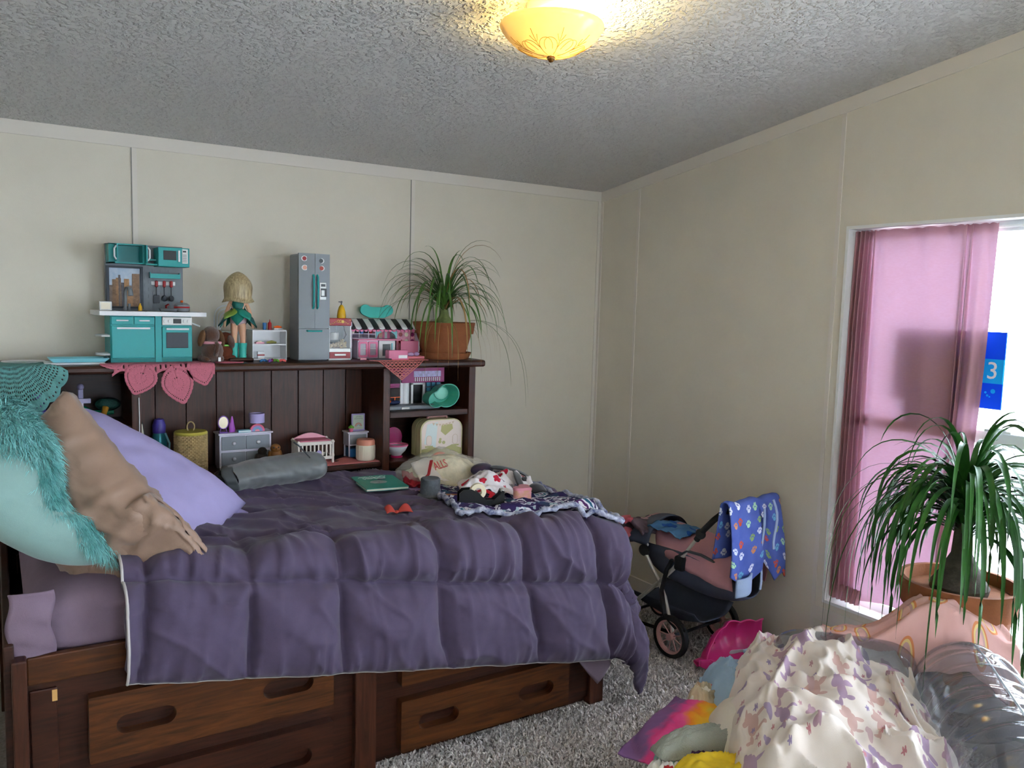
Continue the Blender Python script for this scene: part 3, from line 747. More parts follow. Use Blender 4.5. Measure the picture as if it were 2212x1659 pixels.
def toy_kitchen():
    t = thing('toy_kitchen', 'teal toy kitchen unit with white counter standing on the bookcase', 'toy kitchen', (.513, 3.36, ZT))
    def X(x): return x-.513
    x0, x1 = X(.368), X(.658); D = .19
    B('cabinet_body', TEAL, t, x0, x1, .012, D, .0, .18, .003)
    B('plinth', TEALD, t, x0+.001, x1-.001, .006, .013, .0, .018)
    B('divider', TEAL, t, X(.523), X(.546), .002, .014, .0, .18, .001)
    for a, b in ((.372, .447), (.450, .521)):
        d = B('drawer', TEAL, t, X(a), X(b), .004, .014, .147, .177, .002)
        B('handle', WPL, d, X(a)+.017, X(b)-.017, -.003, .005, .160, .165, .001)
    d = B('cabinet_door', TEAL, t, X(.372), X(.521), .004, .014, .020, .142, .002)
    B('handle', WPL, d, X(.39), X(.505), -.003, .005, .130, .137, .001)
    c = B('control_panel', SIL, t, X(.548), X(.657), .001, .014, .146, .178, .002)
    B('display', BLK, c, X(.588), X(.617), -.001, .002, .153, .171, .001)
    for x in (.559, .575, .629, .644): MB().cyl((X(x), .002, .162), .006, -.006, 12, 'y').o('knob', SIL, c)
    d = B('oven_door', TEAL, t, X(.548), X(.657), .002, .014, .022, .140, .002)
    B('handle', WPL, d, X(.562), X(.645), -.004, .004, .128, .135, .001)
    B('oven_window', DGR, d, X(.562), X(.642), .0005, .003, .058, .118, .001)
    # counter with clipped right wing, and round side shelves
    poly = [(X(.318), .01), (X(.33), -.028), (X(.668), -.03), (X(.711), .0), (X(.711), .19), (X(.318), .19)]
    MB().prism(poly, .181, .197, 'z').o('counter', WPL, t)
    B('sink_mat', BLK, t, X(.40), X(.50), .03, .12, .197, .1985, .0005)
    B('hob', BLK, t, X(.56), X(.655), .02, .14, .197, .1985, .0005)
    for z in (.1, .03):
        p = [(x0, 0.02)]+[(x0-.046*math.sin(a), .075+.055*-math.cos(a)) for a in np.linspace(0, PI, 9)]+[(x0, .13)]
        MB().prism([(q[0], q[1]) for q in p], z, z+.007, 'z').o('side_shelf', WPL, t)
    MB().tube([(x1+.001, .03, .155), (x1+.03, .012, .142)], .003, 6).o('towel_bar', WPL, t)
    # backsplash with engraved bricks
    yb = .165; B('backsplash', GPL, t, X(.372), X(.655), yb, D+.008, .197, .455, .002)
    for r in range(12):
        for c_ in range(5):
            xx = X(.518)+c_*.03+(r % 2)*.015-.008
            if xx+.028 < X(.652): B('tile', GPL, t, max(xx, X(.512)), xx+.028, yb-.0015, yb, .205+r*.0145, .2175+r*.0145)
    # city window
    f = MB(); a, b, z0, z1 = X(.374), X(.505), .205, .37
    f.box(a, b, yb-.012, yb-.001, z0, z0+.008); f.box(a, b, yb-.012, yb-.001, z1-.008, z1); f.box(a, a+.010, yb-.012, yb-.001, z0+.008, z1-.008); f.box(b-.010, b, yb-.012, yb-.001, z0+.008, z1-.008)
    fo = f.o('picture_frame', M('dark_slate_plastic', '2a333d', .5), t)
    B('sky_print', M('printed_sky', '93a9c4', .5, col2='c2cbd6', scale=30), fo, a+.01, b-.01, yb-.003, yb-.002, z0+.008, z1-.008)
    cols = ['7c6a60', '8c6f58', 'a07a5a', '6d625f', '5d5a5e', 'b0855c']
    for i, (u0, u1, h) in enumerate(((.0, .14, .55), (.1, .24, .7), (.22, .38, .74), (.30, .36, .82), (.38, .5, .62), (.48, .64, .72), (.62, .72, .55), (.74, .98, .86), (.5, .75, .38))):
        w_ = b-a-.02; B('printed_tower', M('print_%d' % (i % 6), cols[i % 6], .6, var=.35, scale=90), fo, a+.01+w_*u0, a+.01+w_*u1, yb-.0042-.0003*i, yb-.003, z0+.008, z0+.008+(z1-z0-.016)*h)
    fc = MB(); fc.cyl((X(.432), .10, .197), .008, .012, 12); fc.tube([(X(.432), .10, .2), (X(.434), .10, .27), (X(.437), .098, .285), (X(.444), .09, .286), (X(.449), .084, .275), (X(.45), .082, .255)], [.006, .006, .006, .006, .009, .010], 10)
    fc.tube([(X(.445), .10, .2), (X(.447), .1, .225)], .005, 8); fc.o('faucet', GPL, t)
    # wall rack and utensil rail
    r_k = MB(); r_k.box(X(.528), X(.64), yb-.03, yb-.001, .327, .331); r_k.box(X(.528), X(.64), yb-.031, yb-.028, .327, .345); r_k.box(X(.528), X(.531), yb-.03, yb, .327, .35); r_k.box(X(.637), X(.64), yb-.03, yb, .327, .35)
    r_k.o('spice_rack', TEAL, t)
    B('utensil_rail', WPL, t, X(.535), X(.625), yb-.005, yb-.001, .300, .315, .001)
    # upper cabinet with open doors, gap shelf, microwave
    zu, zv, yu = .378, .452, .075
    m = MB(); xa, xb = X(.375), X(.505)
    m.box(xa, xb, yu, yb, zu, zu+.004); m.box(xa, xb, yu, yb, zv-.004, zv); m.box(xa, xa+.022, yu, yb, zu, zv); m.box(xb-.012, xb, yu, yb, zu, zv); m.box(xa, xb, yb-.004, yb, zu, zv)
    m.o('upper_cabinet', TEAL, t)
    for s, hx, hl in ((1, xa+.024, -.018), (-1, xb-.004, .02)):
        d = MB().box(hx-.002, hx+.002, yu-.055, yu, zu+.004, zv-.004).o('cupboard_door', TEAL, t)
        MB().tube([(hx-.003*s, yu-.05, zu+.012), (hx-.010*s, yu-.052, zu+.022), (hx-.010*s, yu-.052, zv-.022), (hx-.003*s, yu-.05, zv-.012)], .0032, 7).o('handle', WPL, d)
    B('gap_shelf', TEAL, t, xb, X(.548), yu+.03, yb, zu+.016, zu+.022); B('gap_shelf', TEAL, t, xb, X(.548), yu, yb, zu-.002, zu+.003)
    mw = B('microwave', TEAL, t, X(.546), X(.661), yu-.018, yb, zu-.006, zv-.006, .002)
    B('microwave_window', BLK, mw, X(.565), X(.612), yu-.020, yu-.017, zu+.020, zv-.018, .001)
    B('handle', WPL, mw, X(.618), X(.625), yu-.026, yu-.018, zu+.014, zv-.016, .001)
    kp = B('keypad', SIL, mw, X(.633), X(.655), yu-.020, yu-.017, zu+.008, zv-.01, .001)
    B('display', BLK, kp, X(.636), X(.648), yu-.021, yu-.0195, zv-.022, zv-.016)
    for r in range(5):
        for c_ in range(3): B('button', DGR, kp, X(.636)+c_*.005, X(.639)+c_*.005, yu-.021, yu-.0195, zu+.014+r*.0065, zu+.017+r*.0065)
toy_kitchen()
for i, (x, nm, lb) in enumerate(((.549, 'spatula', 'dark toy spatula with red grip, left of three on the rail'), (.578, 'ladle', 'dark toy slotted spoon with red grip, middle of three on the rail'), (.604, 'ladle', 'dark toy ladle with red grip, right of three on the rail'))):
    y = 3.52-.006; t = thing('toy_'+nm, lb, 'toy utensil', (x+.004, y, ZT+.24), group='toy utensils on the kitchen rail')
    MB().box(-.006, .006, -.010, .0, .052, .078, .004).o('grip', RED, t)
    mb = MB().tube([(0, -.003, .054), (0, -.003, .02)], .0022, 6)
    if i == 0: mb.box(-.011, .011, -.005, -.001, -.012, .02, .002)
    else: mb.ell((0, -.005, .008), (.010, .006, .012))
    mb.o('head', DGR, t)
def small(name, label, cat, loc, parts, rz=0, group=None):
    t = thing(name, label, cat, loc, rz, group)
    for nm, mt, mb in parts: mb.o(nm, mt, t)
    return t
ck = ZT+.197
small('toy_photo_frame', 'tiny grey framed picture at the left end of the toy kitchen counter', 'photo frame', (.357, 3.40, ck), [('frame', SIL, MB().box(-.022, .022, -.004, .006, 0, .036, .003)), ('picture', CRM, MB().box(-.016, .016, -.0052, -.0035, .006, .031))])
small('toy_soap_bottle', 'tiny yellow bottle in front of the toy kitchen window', 'toy bottle', (.481, 3.43, ck), [('bottle', YEL, MB().lathe([(.007, 0), (.0075, .012), (.006, .02), (.003, .024)], 12)), ('cap', YEL, MB().lathe([(.003, .024), (.003, .03)], 8))])
small('toy_frying_pan', 'small grey toy frying pan with red handle on the toy stove', 'toy pan', (.578, 3.40, ck+.0015), [('pan', GPL, MB().lathe([(.0001, .001), (.03, .001), (.036, .011), (.034, .011), (.029, .004), (.0001, .004)], 22)), ('handle', RED, MB().tube([(-.002, .034, .009), (.0, .055, .02), (.012, .07, .026)], .004, 7))])
small('toy_pot', 'small grey toy pot with red band on the toy stove', 'toy pot', (.628, 3.405, ck+.0015), [('pot', GPL, MB().lathe([(.026, 0), (.029, .004), (.029, .026), (.026, .026)], 22)), ('band', RED, MB().lathe([(.0292, .014), (.0302, .016), (.0302, .018), (.0292, .02)], 22)), ('lid', clearmat('smoky_clear_plastic', '8a8a90', .5), MB().lathe([(.029, .0262), (.02, .033), (.005, .036)], 22)), ('knob', ORG, MB().lathe([(.004, .036), (.006, .04), (.003, .044)], 10))])

# trays and doilies
small('serving_tray', 'pale aqua tray stacked on white tray left of the toy kitchen', 'tray', (.262, 3.385, ZT+.009), [('tray', AQP, MB().lathe([(.0001, .004), (.115, .004), (.135, .014), (.14, .014), (.118, .0), (.0001, .0)], 4, M4=Matrix.Scale(.55, 4, (0, 1, 0)) @ Matrix.Rotation(PI/4, 4, 'Z')))])
small('white_tray', 'flat white tray lying under the pale aqua tray', 'tray', (.255, 3.385, ZT), [('tray', WPL, MB().box(-.105, .09, -.06, .065, 0, .008, .003))])
small('white_plate', 'flat white plate edge lying behind the teal crochet doily', 'plate', (.09, 3.45, ZT), [('plate', WPL, MB().lathe([(.0001, .002), (.05, .002), (.07, .008), (.072, .007), (.05, 0), (.0001, 0)], 24))])

def drape(x, d, lift=.002):
    """d = distance from the back of the cloth toward the viewer; bends over the shelf nose at y=3.268"""
    Y0 = 3.268; r = .012
    y = 3.40-d
    if y > Y0+r: return (x, y, ZT+lift)
    e = (Y0+r)-y; q = e/r
    if q < PI/2: return (x, Y0+r-(r+lift)*math.sin(q), ZT+lift-(r+lift)*(1-math.cos(q)))
    return (x, Y0-lift, ZT-r-(e-r*PI/2))
def lace(name, label, col, shapes, holes_mat=None):
    t = thing(name, label, 'doily', (0, 0, 0))
    mt = M(col[0], col[1], .9, var=.1, scale=200, bump=.8, bscale=700)
    for nm, mb in shapes: mb.o(nm, mt, t, solid=.0028, sharp=180)
    return t
def petal(cx, d0, ang, L, W, nr=13, na=46, scal=.035):
    """heart-like crochet petal hanging from (cx,d0); holes ring near border"""
    mb = MB()
    def fn(u, v):
        a = 2*PI*u; rr = v
        # pointed leaf outline
        q_ = 1-abs(1-a/PI); x = W/2*(1 if a < PI else -1)*max(0, math.sin(PI*q_**.8))**.8; y = L*q_
        oc = (0, L*.48)
        s = rr*(1+scal*(abs(math.sin(a*11))-.5)*(rr > .97))
        px, py = oc[0]+(x-oc[0])*s, oc[1]+(y-oc[1])*s
        X_ = cx+px*math.cos(ang)+py*math.sin(ang); D_ = d0+py*math.cos(ang)-px*math.sin(ang)
        return drape(X_, D_, .0035+.006*(1-rr*rr)*0)
    mb.grid(lambda u, v: fn(u, v*.999+.001), na*2, nr, keep=lambda i, j: not ((j == nr-3 and i % 2 == 0) or (j == 4 and i % 6 == 0)))
    return mb
d_e = 3.40-3.268-.012+.019     # cloth distance at which the nose is passed
pet = [('petal', petal(.475, d_e-.02, -.35, .125, .115)), ('petal', petal(.565, d_e-.01, .28, .155, .115)), ('petal', petal(.655, d_e-.05, .25, .125, .105)),
       ('petal', petal(.395, d_e-.06, -1.0, .085, .09)), ('petal', petal(.735, d_e-.075, 1.25, .11, .08))]
def centre(u, v):
    return drape(.36+.36*u, .0+(d_e+.028-.02*abs(math.sin(u*PI*5)))*v, .0028)
pet.append(('centre', MB().grid(centre, 60, 16, keep=lambda i, j: not (j in (13, 14) and i % 3 == 0))))
lace('pink_doily', 'pink crochet doily with leaf petals hanging over the bookcase front under the toy kitchen', ('rose_crochet', 'd4788a'), pet)
def fan(u, v):
    a = -1.25+2.42*u; r = .055+.175*v*(1-.10*abs(a)**1.5*.5)+.010*abs(math.sin(u*PI*9))*v
    rip = .010*math.sin(u*PI*9)*v
    p = drape(.045+math.sin(a)*r*.86, d_e-.095+math.cos(a)*r*1.14, .004)
    return (p[0], p[1]-abs(rip)*.9, p[2]+rip*.3)
lace('teal_doily', 'teal crochet doily fanning over the left end of the bookcase top', ('sea_green_crochet', '6fa9a4'), [('fan', MB().grid(fan, 110, 26, keep=lambda i, j: not ((i+j//2) % 2 == 0 and j % 2 == 1 and j < 21 or (j == 23 and i % 3 == 0)))), ('flat', MB().grid(lambda u, v: (-.045+.215*u, 3.30+.15*v, ZT+.004), 10, 8))])
def tri(u, v):
    hw = .123*(1-v*.98); return drape(1.512+(u*2-1)*hw, d_e-.035+.098*v, .003)
def tri_net():
    mb = MB(); N = 13
    # diagonal net of cords, as a triangle hanging over the nose
    def pt(a, b): return drape(1.512+a, d_e-.028+b, .003)
    for k_ in range(-N, N+1):
        for sg in (1, -1):
            pts = []
            for s in np.linspace(0, 1, 15):
                b = .098*s; a = k_*.0185+sg*b*1.25
                if abs(a) <= .124*(1-b/.1)+.001: pts.append(pt(a+.002*math.sin(s*40), b))
                elif pts: break
            if len(pts) > 2: mb.tube(pts, .0016, 5)
    for sg in (1, -1): mb.tube([pt(sg*.124*(1-s), .098*s) for s in np.linspace(0, 1, 16)], .0024, 6)
    for b in np.linspace(.0, .08, 8): mb.tube([pt(x*(1-b/.1)*.124, b) for x in np.linspace(-1, 1, 24)], .0014, 5)
    return mb
t = lace('net_doily', 'salmon pink net doily with its corner hanging below the pink toy bakery', ('salmon_crochet', 'd67f7d'), [('flat', MB().grid(lambda u, v: (1.36+.29*u, 3.283+.075*v, ZT+.003), 14, 5))])
tri_net().o('net', MATS['salmon_crochet'], t)
t = lace('pink_mat', 'salmon pink crochet mat under the white jar inside the bookcase', ('salmon_crochet', 'd67f7d'), [('mat', MB().grid(lambda u, v: (1.19+.25*u+.012*math.sin(v*20), 3.33+.13*v, .787+.006*math.sin(u*15)*v), 20, 8))])

# plush dogs
BRN = M('brown_plush', '563420', .95, var=.25, scale=60, bump=1.0, bscale=400, sheen=.5); BRL = M('tan_plush', '74543a', .95, var=.2, scale=60, bump=1.0, bscale=400)
def plush(name, label, loc, rz, body, ear, collar, s=1.0, tagq=False):
    t = thing(name, label, 'plush dog', loc, rz)
    # faces +y locally; viewed from behind
    mb = MB(); mb.ell((0, .0, .045), (.042, .046, .046)); mb.ell((-.028, .03, .014), (.017, .03, .015)); mb.ell((.028, .03, .014), (.017, .03, .015)); mb.ell((-.026, -.005, .014), (.018, .024, .015)); mb.ell((.026, -.005, .014), (.018, .024, .015))
    mb.o('body', body, t, sharp=180)
    MB().ell((0, .012, .108), (.034, .036, .034)).o('head', body, t, sharp=180)
    MB().ell((0, .046, .1), (.017, .02, .015)).o('muzzle', ear, t, sharp=180)
    MB().ell((0, .065, .105), (.006, .004, .004)).o('nose', BLK, t)
    for q in (-1, 1):
        MB().ell((q*.038, .008, .095), (.012, .022, .034), M4=Matrix.Rotation(q*-.25, 4, 'Y')).o('ear', ear, t, sharp=180)
        MB().ell((q*.013, .043, .118), (.0035, .003, .0035)).o('eye', BLK, t)
    MB().tube([(0, -.04, .03), (0, -.052, .05), (.004, -.05, .072), (.0, -.044, .082)], [.010, .010, .009, .006], 8).o('tail', body, t, sharp=180)
    MB().lathe([(.033, .072), (.036, .075), (.036, .08), (.033, .083)], 20).o('collar', collar, t)
    if tagq: MB().box(.008, .018, -.046, -.0445, .006, .022).o('care_tag', WPL, t)
    t.scale = (s, s, s); return t
plush('plush_dog', 'brown plush dog with pink collar sitting beside the toy kitchen, seen from behind', (.728, 3.345, ZT+.002), .12, BRN, BRL, PNKL, 1.0, True)
plush('plush_puppy', 'reddish brown plush dog with green collar behind the doll boots', (.79, 3.42, ZT+.002), -.9, M('rust_plush', '6a3420', .95, var=.2, scale=50, bump=1, bscale=400), BRN, GRN, .82)
# doll chair and doll
def doll_chair():
    t = thing('doll_chair', 'white metal doll chair with hoop back behind the doll', 'doll chair', (.825, 3.50, ZT))
    for x in (-.045, .045):
        for y in (-.035, .04): MB().tube([(x, y, 0), (x*.85, y*.85, .11)], .003, 6).o('leg', WPL, t)
    MB().lathe([(.045, .11), (.047, .113), (.045, .117)], 20).o('seat', WPL, t)
    for w_, h in ((.045, .225), (.034, .21), (.022, .195)):
        MB().tube([(-w_, .038, .115)]+[(-w_*math.cos(a), .038, h-w_+w_*math.sin(a)) for a in np.linspace(0, PI, 9)]+[(w_, .038, .115)], .0026, 6).o('back_hoop', WPL, t)
doll_chair()
def doll():
    t = thing('doll', 'blond doll in green leaf dress and teal boots standing with its back turned', 'doll', (.848, 3.42, ZT+.016), -.35)
    SK = M('doll_vinyl_skin', 'd9a98a', .5, sss=.1)
    # skeleton -> one continuous skinned body
    J = {'pel': (0, 0, .158, .025), 'wst': (0, 0, .185, .019), 'chs': (0, 0, .215, .023), 'nck': (0, 0, .238, .011), 'hd0': (0, .004, .258, .028), 'hd1': (0, .004, .292, .036), 'hd2': (0, .002, .322, .022),
         'hl': (-.014, 0, .142, .019), 'kl': (-.017, .002, .08, .012), 'al': (-.018, 0, .012, .011), 'tl': (-.019, .022, .004, .009),
         'hr': (.014, 0, .142, .019), 'kr': (.017, .002, .08, .012), 'ar': (.018, 0, .012, .011), 'tr': (.019, .022, .004, .009),
         'sl': (-.03, 0, .224, .009), 'el': (-.047, .002, .18, .008), 'wl': (-.054, .012, .137, .006), 'fl': (-.056, .018, .118, .006),
         'sr': (.03, 0, .224, .009), 'er': (.047, .002, .18, .008), 'wr': (.054, .012, .137, .006), 'fr': (.056, .018, .118, .006)}
    ks = list(J); E = [('pel', 'wst'), ('wst', 'chs'), ('chs', 'nck'), ('nck', 'hd0'), ('hd0', 'hd1'), ('hd1', 'hd2')]
    for s in 'lr': E += [('pel', 'h'+s), ('h'+s, 'k'+s), ('k'+s, 'a'+s), ('a'+s, 't'+s), ('chs', 's'+s), ('s'+s, 'e'+s), ('e'+s, 'w'+s), ('w'+s, 'f'+s)]
    me = bpy.data.meshes.new('doll_body'); me.from_pydata([J[k][:3] for k in ks], [(ks.index(a), ks.index(b)) for a, b in E], [])
    ob = bpy.data.objects.new('doll_body', me); C.objects.link(ob); ob.parent = t
    ob.modifiers.new('skin', 'SKIN')
    for i, k_ in enumerate(ks): me.skin_vertices[0].data[i].radius = (J[k_][3],)*2; me.skin_vertices[0].data[i].use_root = (k_ == 'pel')
    md = ob.modifiers.new('sub', 'SUBSURF'); md.levels = 2; md.render_levels = 2
    dg = bpy.context.evaluated_depsgraph_get(); m2 = bpy.data.meshes.new_from_object(ob.evaluated_get(dg)); ob.modifiers.clear(); ob.data = m2
    m2.materials.clear(); m2.materials.append(SK); m2.shade_smooth()
    for q in (-1, 1):
        MB().ell((q*.013, .038, .288), (.0055, .003, .0065)).o('eye', M('doll_eye', '3b5a86', .2), t)
        # boots
        b = MB(); b.lathe([(.0145, -.014), (.015, .0), (.0145, .03), (.018, .056), (.0185, .058), (.015, .058)], 14, (q*.0165, 0, 0)); b.ell((q*.018, .018, -.004), (.0125, .024, .0115))
        bo = b.o('boot', M('mint_boot', '3fb5a6', .4), t); MB().ell((q*.03, .004, .01), (.004, .004, .004)).o('flower', RED, bo)
    MB().ell((0, .037, .276), (.004, .005, .004)).o('nose', SK, t); MB().tube([(-.006, .036, .266), (0, .038, .2645), (.006, .036, .266)], .0016, 6).o('mouth', M('doll_lips', 'b5524e', .4), t)
    HAIR = M('dark_blond_hair', '7d6a4c', .45, col2='cbb98f', scale=40, stretch=(6, 6, .35), spec=.6)
    def hair(u, v):
        a = 2*PI*u; z = .347-.122*v-.02*math.sin(v*PI)*0
        r = .054*math.sin(min(1, (v+.004)*1.9)*PI/2)**.62*(1-.10*max(0, v-.55)/.45)+.012*max(0, v-.86)/.14+.0016*math.sin(a*31)*(.3+v)+.003*fbm(math.cos(a)*3, math.sin(a)*3, v*2)
        front = max(0, math.sin(a))
        if v > .38 and front > .55: r *= 1-.3*sstep(.55, .9, front)
        return (r*math.cos(a)*1.02, r*math.sin(a)*.98-.005, z+.008*math.sin(a*3+1)*max(0, v-.6))
    MB().grid(hair, 70, 26).o('hair', HAIR, t, solid=.002, sharp=180)
    MB().lathe([(.018, .132), (.031, .140), (.033, .156), (.027, .175)], 18, sy=.85).o('underpants', M('pale_pink_knit', 'd9b9bd', .8), t)
    MB().lathe([(.022, .172), (.024, .19), (.029, .215), (.024, .23)], 18, sy=.8).o('bodice', M('green_satin', '1d6a5e', .5, var=.5, scale=30), t)
    for i in range(11):
        a = 2*PI*i/11+.2; back = max(0, -math.sin(a)); L = .075-.03*back*(i % 2); cl = ['1c7a6c', '2f9a86', '0f5450', '7f9d45'][i % 4]
        def leaf(u, v, a=a, L=L, back=back):
            w_ = .03*math.sin(PI*min(.98, .12+.88*v))*(1.1-.5*v); out = .027+.045*v*(1+.5*back); q = (u-.5)*2*w_
            return (math.cos(a)*out-math.sin(a)*q, math.sin(a)*out*.95+math.cos(a)*q, .196-L*v+.014*back*v+.004*math.cos((u-.5)*5))
        MB().grid(leaf, 5, 8).o('dress_leaf', M('leaf_satin_%d' % (i % 4), cl, .5), t, solid=.0012, sharp=180)
doll()
B('wooden_stand', WD, None, .0, .1, 0, .06, 0, .015, .006)
o = bpy.data.objects['wooden_stand']; at(o, (.80, 3.375, ZT), .0); tag(o, 'low brown wooden block under the doll boots', 'block')
# hair clips
for i, (x, y, mt, cn) in enumerate(((.925, 3.33, BLU, 'blue'), (.948, 3.32, PUR, 'purple'), (.975, 3.325, GRN, 'lime green'), (1.0, 3.32, M('coral_plastic', 'e0605c', .4), 'coral'), (.965, 3.345, MAG, 'dark magenta'))):
    t = thing('hair_clip', cn+' butterfly hair clip on the bookcase edge left of the grey toy fridge', 'hair clip', (x, y, ZT), i*1.1, 'hair clips by the toy fridge')
    for q in (-1, 1): MB().ell((q*.008, 0, .007), (.0095, .006, .0055), M4=Matrix.Rotation(q*.5, 4, 'Y')).o('wing', mt, t)
    MB().tube([(0, -.009, .006), (0, .009, .006)], .0022, 6).o('hinge', mt, t)
# small white shelf unit with play food
def toy_shelf():
    t = thing('toy_shelf', 'little white open toy shelf left of the grey toy fridge', 'toy shelf', (.977, 3.42, ZT))
    for x in (-.072, .068): B('side_panel', WPL, t, x, x+.004, 0, .085, 0, .128, .001)
    for z in (.002, .064, .122): B('shelf', WPL, t, -.068, .068, .002, .085, z, z+.005)
    B('back_panel', WPL, t, -.072, .072, .085, .088, 0, .128)
toy_shelf()
zs = ZT+.1271
small('toy_cup', 'tiny blue cup on top of the white toy shelf', 'toy cup', (.966, 3.46, zs), [('cup', BLU, MB().lathe([(.007, 0), (.0085, .03), (.0075, .03), (.006, .002)], 14))])
small('toy_ketchup', 'tiny red squeeze bottle on top of the white toy shelf', 'toy bottle', (.985, 3.45, zs), [('bottle', RED, MB().lathe([(.008, 0), (.008, .028), (.005, .033)], 14)), ('nozzle', RED, MB().lathe([(.003, .033), (.001, .045)], 8))])
small('toy_hot_dog', 'tiny hot dog in white tray on top of the white toy shelf', 'toy food', (1.022, 3.46, zs), [('tray', WPL, MB().box(-.02, .02, -.012, .012, 0, .008, .003)), ('sausage', ORG, MB().tube([(-.016, 0, .011), (0, 0, .013), (.016, 0, .011)], [.004, .006, .004], 8))])
small('toy_burger_tray', 'tiny pink tray of food on the middle of the white toy shelf', 'toy food', (.942, 3.45, ZT+.0691), [('tray', PNKL, MB().box(-.018, .018, -.014, .014, 0, .007, .002)), ('food', CRM, MB().ell((0, 0, .008), (.012, .009, .005)))])
small('toy_pickle', 'tiny green and tan snack on the middle of the white toy shelf', 'toy food', (.992, 3.45, ZT+.0691), [('snack', M('olive_plastic', '8a8a4a', .5), MB().tube([(-.02, 0, .005), (0, -.004, .008), (.02, 0, .005)], [.004, .006, .004], 8)), ('bun', M('bun_plastic', 'c9a070', .6), MB().ell((0, .006, .005), (.02, .006, .005)))])
small('toy_carton', 'tiny white carton with red stripes at the bottom of the white toy shelf', 'toy box', (.945, 3.445, ZT+.0071), [('carton', WPL, MB().box(-.014, .014, -.01, .01, 0, .03, .001)), ('stripe', RED, MB().box(-.0142, .0142, -.0104, .0, .012, .018))])
# ---------------------------------------------------------------- toy fridge
FRG = M('steel_grey_plastic', '7e8388', .42, .1)
def toy_fridge():
    t = thing('toy_fridge', 'tall grey toy fridge with teal handles and stickers on the bookcase', 'toy fridge', (1.148, 3.36, ZT))
    B('body', FRG, t, -.066, .068, .016, .135, 0, .45, .008)
    for x0, x1 in ((-.066, .0005), (.0015, .068)):
        d = MB().prism([(x0, .018), (x0, .004 if x0 < 0 else -.002), (x0+(x1-x0)*.5, .0 if x0 < 0 else .0), (x1, -.002 if x0 < 0 else .004), (x1, .018)], .139, .452, 'z').o('door', FRG, t)
        hx = -.006 if x0 < 0 else .012
        MB().tube([(hx, -.001, .222), (hx, -.010, .23), (hx, -.012, .29), (hx, -.010, .355), (hx, -.001, .363)], .004, 8).o('handle', TEAL, d)
    d = MB().prism([(-.066, .018), (-.066, .004), (0, -.002), (.068, .004), (.068, .018)], .006, .135, 'z').o('freezer_drawer', FRG, t)
    MB().tube([(-.032, 0, .128), (-.030, -.009, .127), (.03, -.009, .127), (.032, 0, .128)], .0035, 8).o('handle', TEAL, d)
    B('foot_strip', DGR, t, -.06, .062, .02, .13, -.0, .005)
    w_ = MB().box(.022, .05, -.003, .004, .26, .332, .001).o('water_dispenser', SIL, t)
    B('recess', BLK, w_, .026, .052, -.0038, .0, .272, .308, .001); B('display', BLK, w_, .027, .046, -.0038, -.002, .315, .326); B('spout', SIL, w_, .028, .042, -.006, -.003, .276, .3, .001)
    sk = [(-.044, .43, RED, 'teardrop'), (-.042, .392, M('peach_print', 'd9a08c', .5), ''), (.028, .423, DGR, ''), (.03, .392, M('brick_print', 'a8483e', .5), '')]
    for i, (x, z, mt, _) in enumerate(sk):
        s = MB().lathe([(.012, -.0006), (.012, .0006)], 14, (x, -.0005+.0018*(abs(x)/.068), z-.0), Matrix.Rotation(PI/2, 4, 'X'), sx=1.15, sy=.95).o('sticker', WPL, t)
        MB().lathe([(.009, -.0008), (.009, .0008)], 12, (x, -.0012+.0018*(abs(x)/.068), z), Matrix.Rotation(PI/2, 4, 'X'), sx=1.0, sy=1.0).o('sticker_print', mt, s)
toy_fridge()
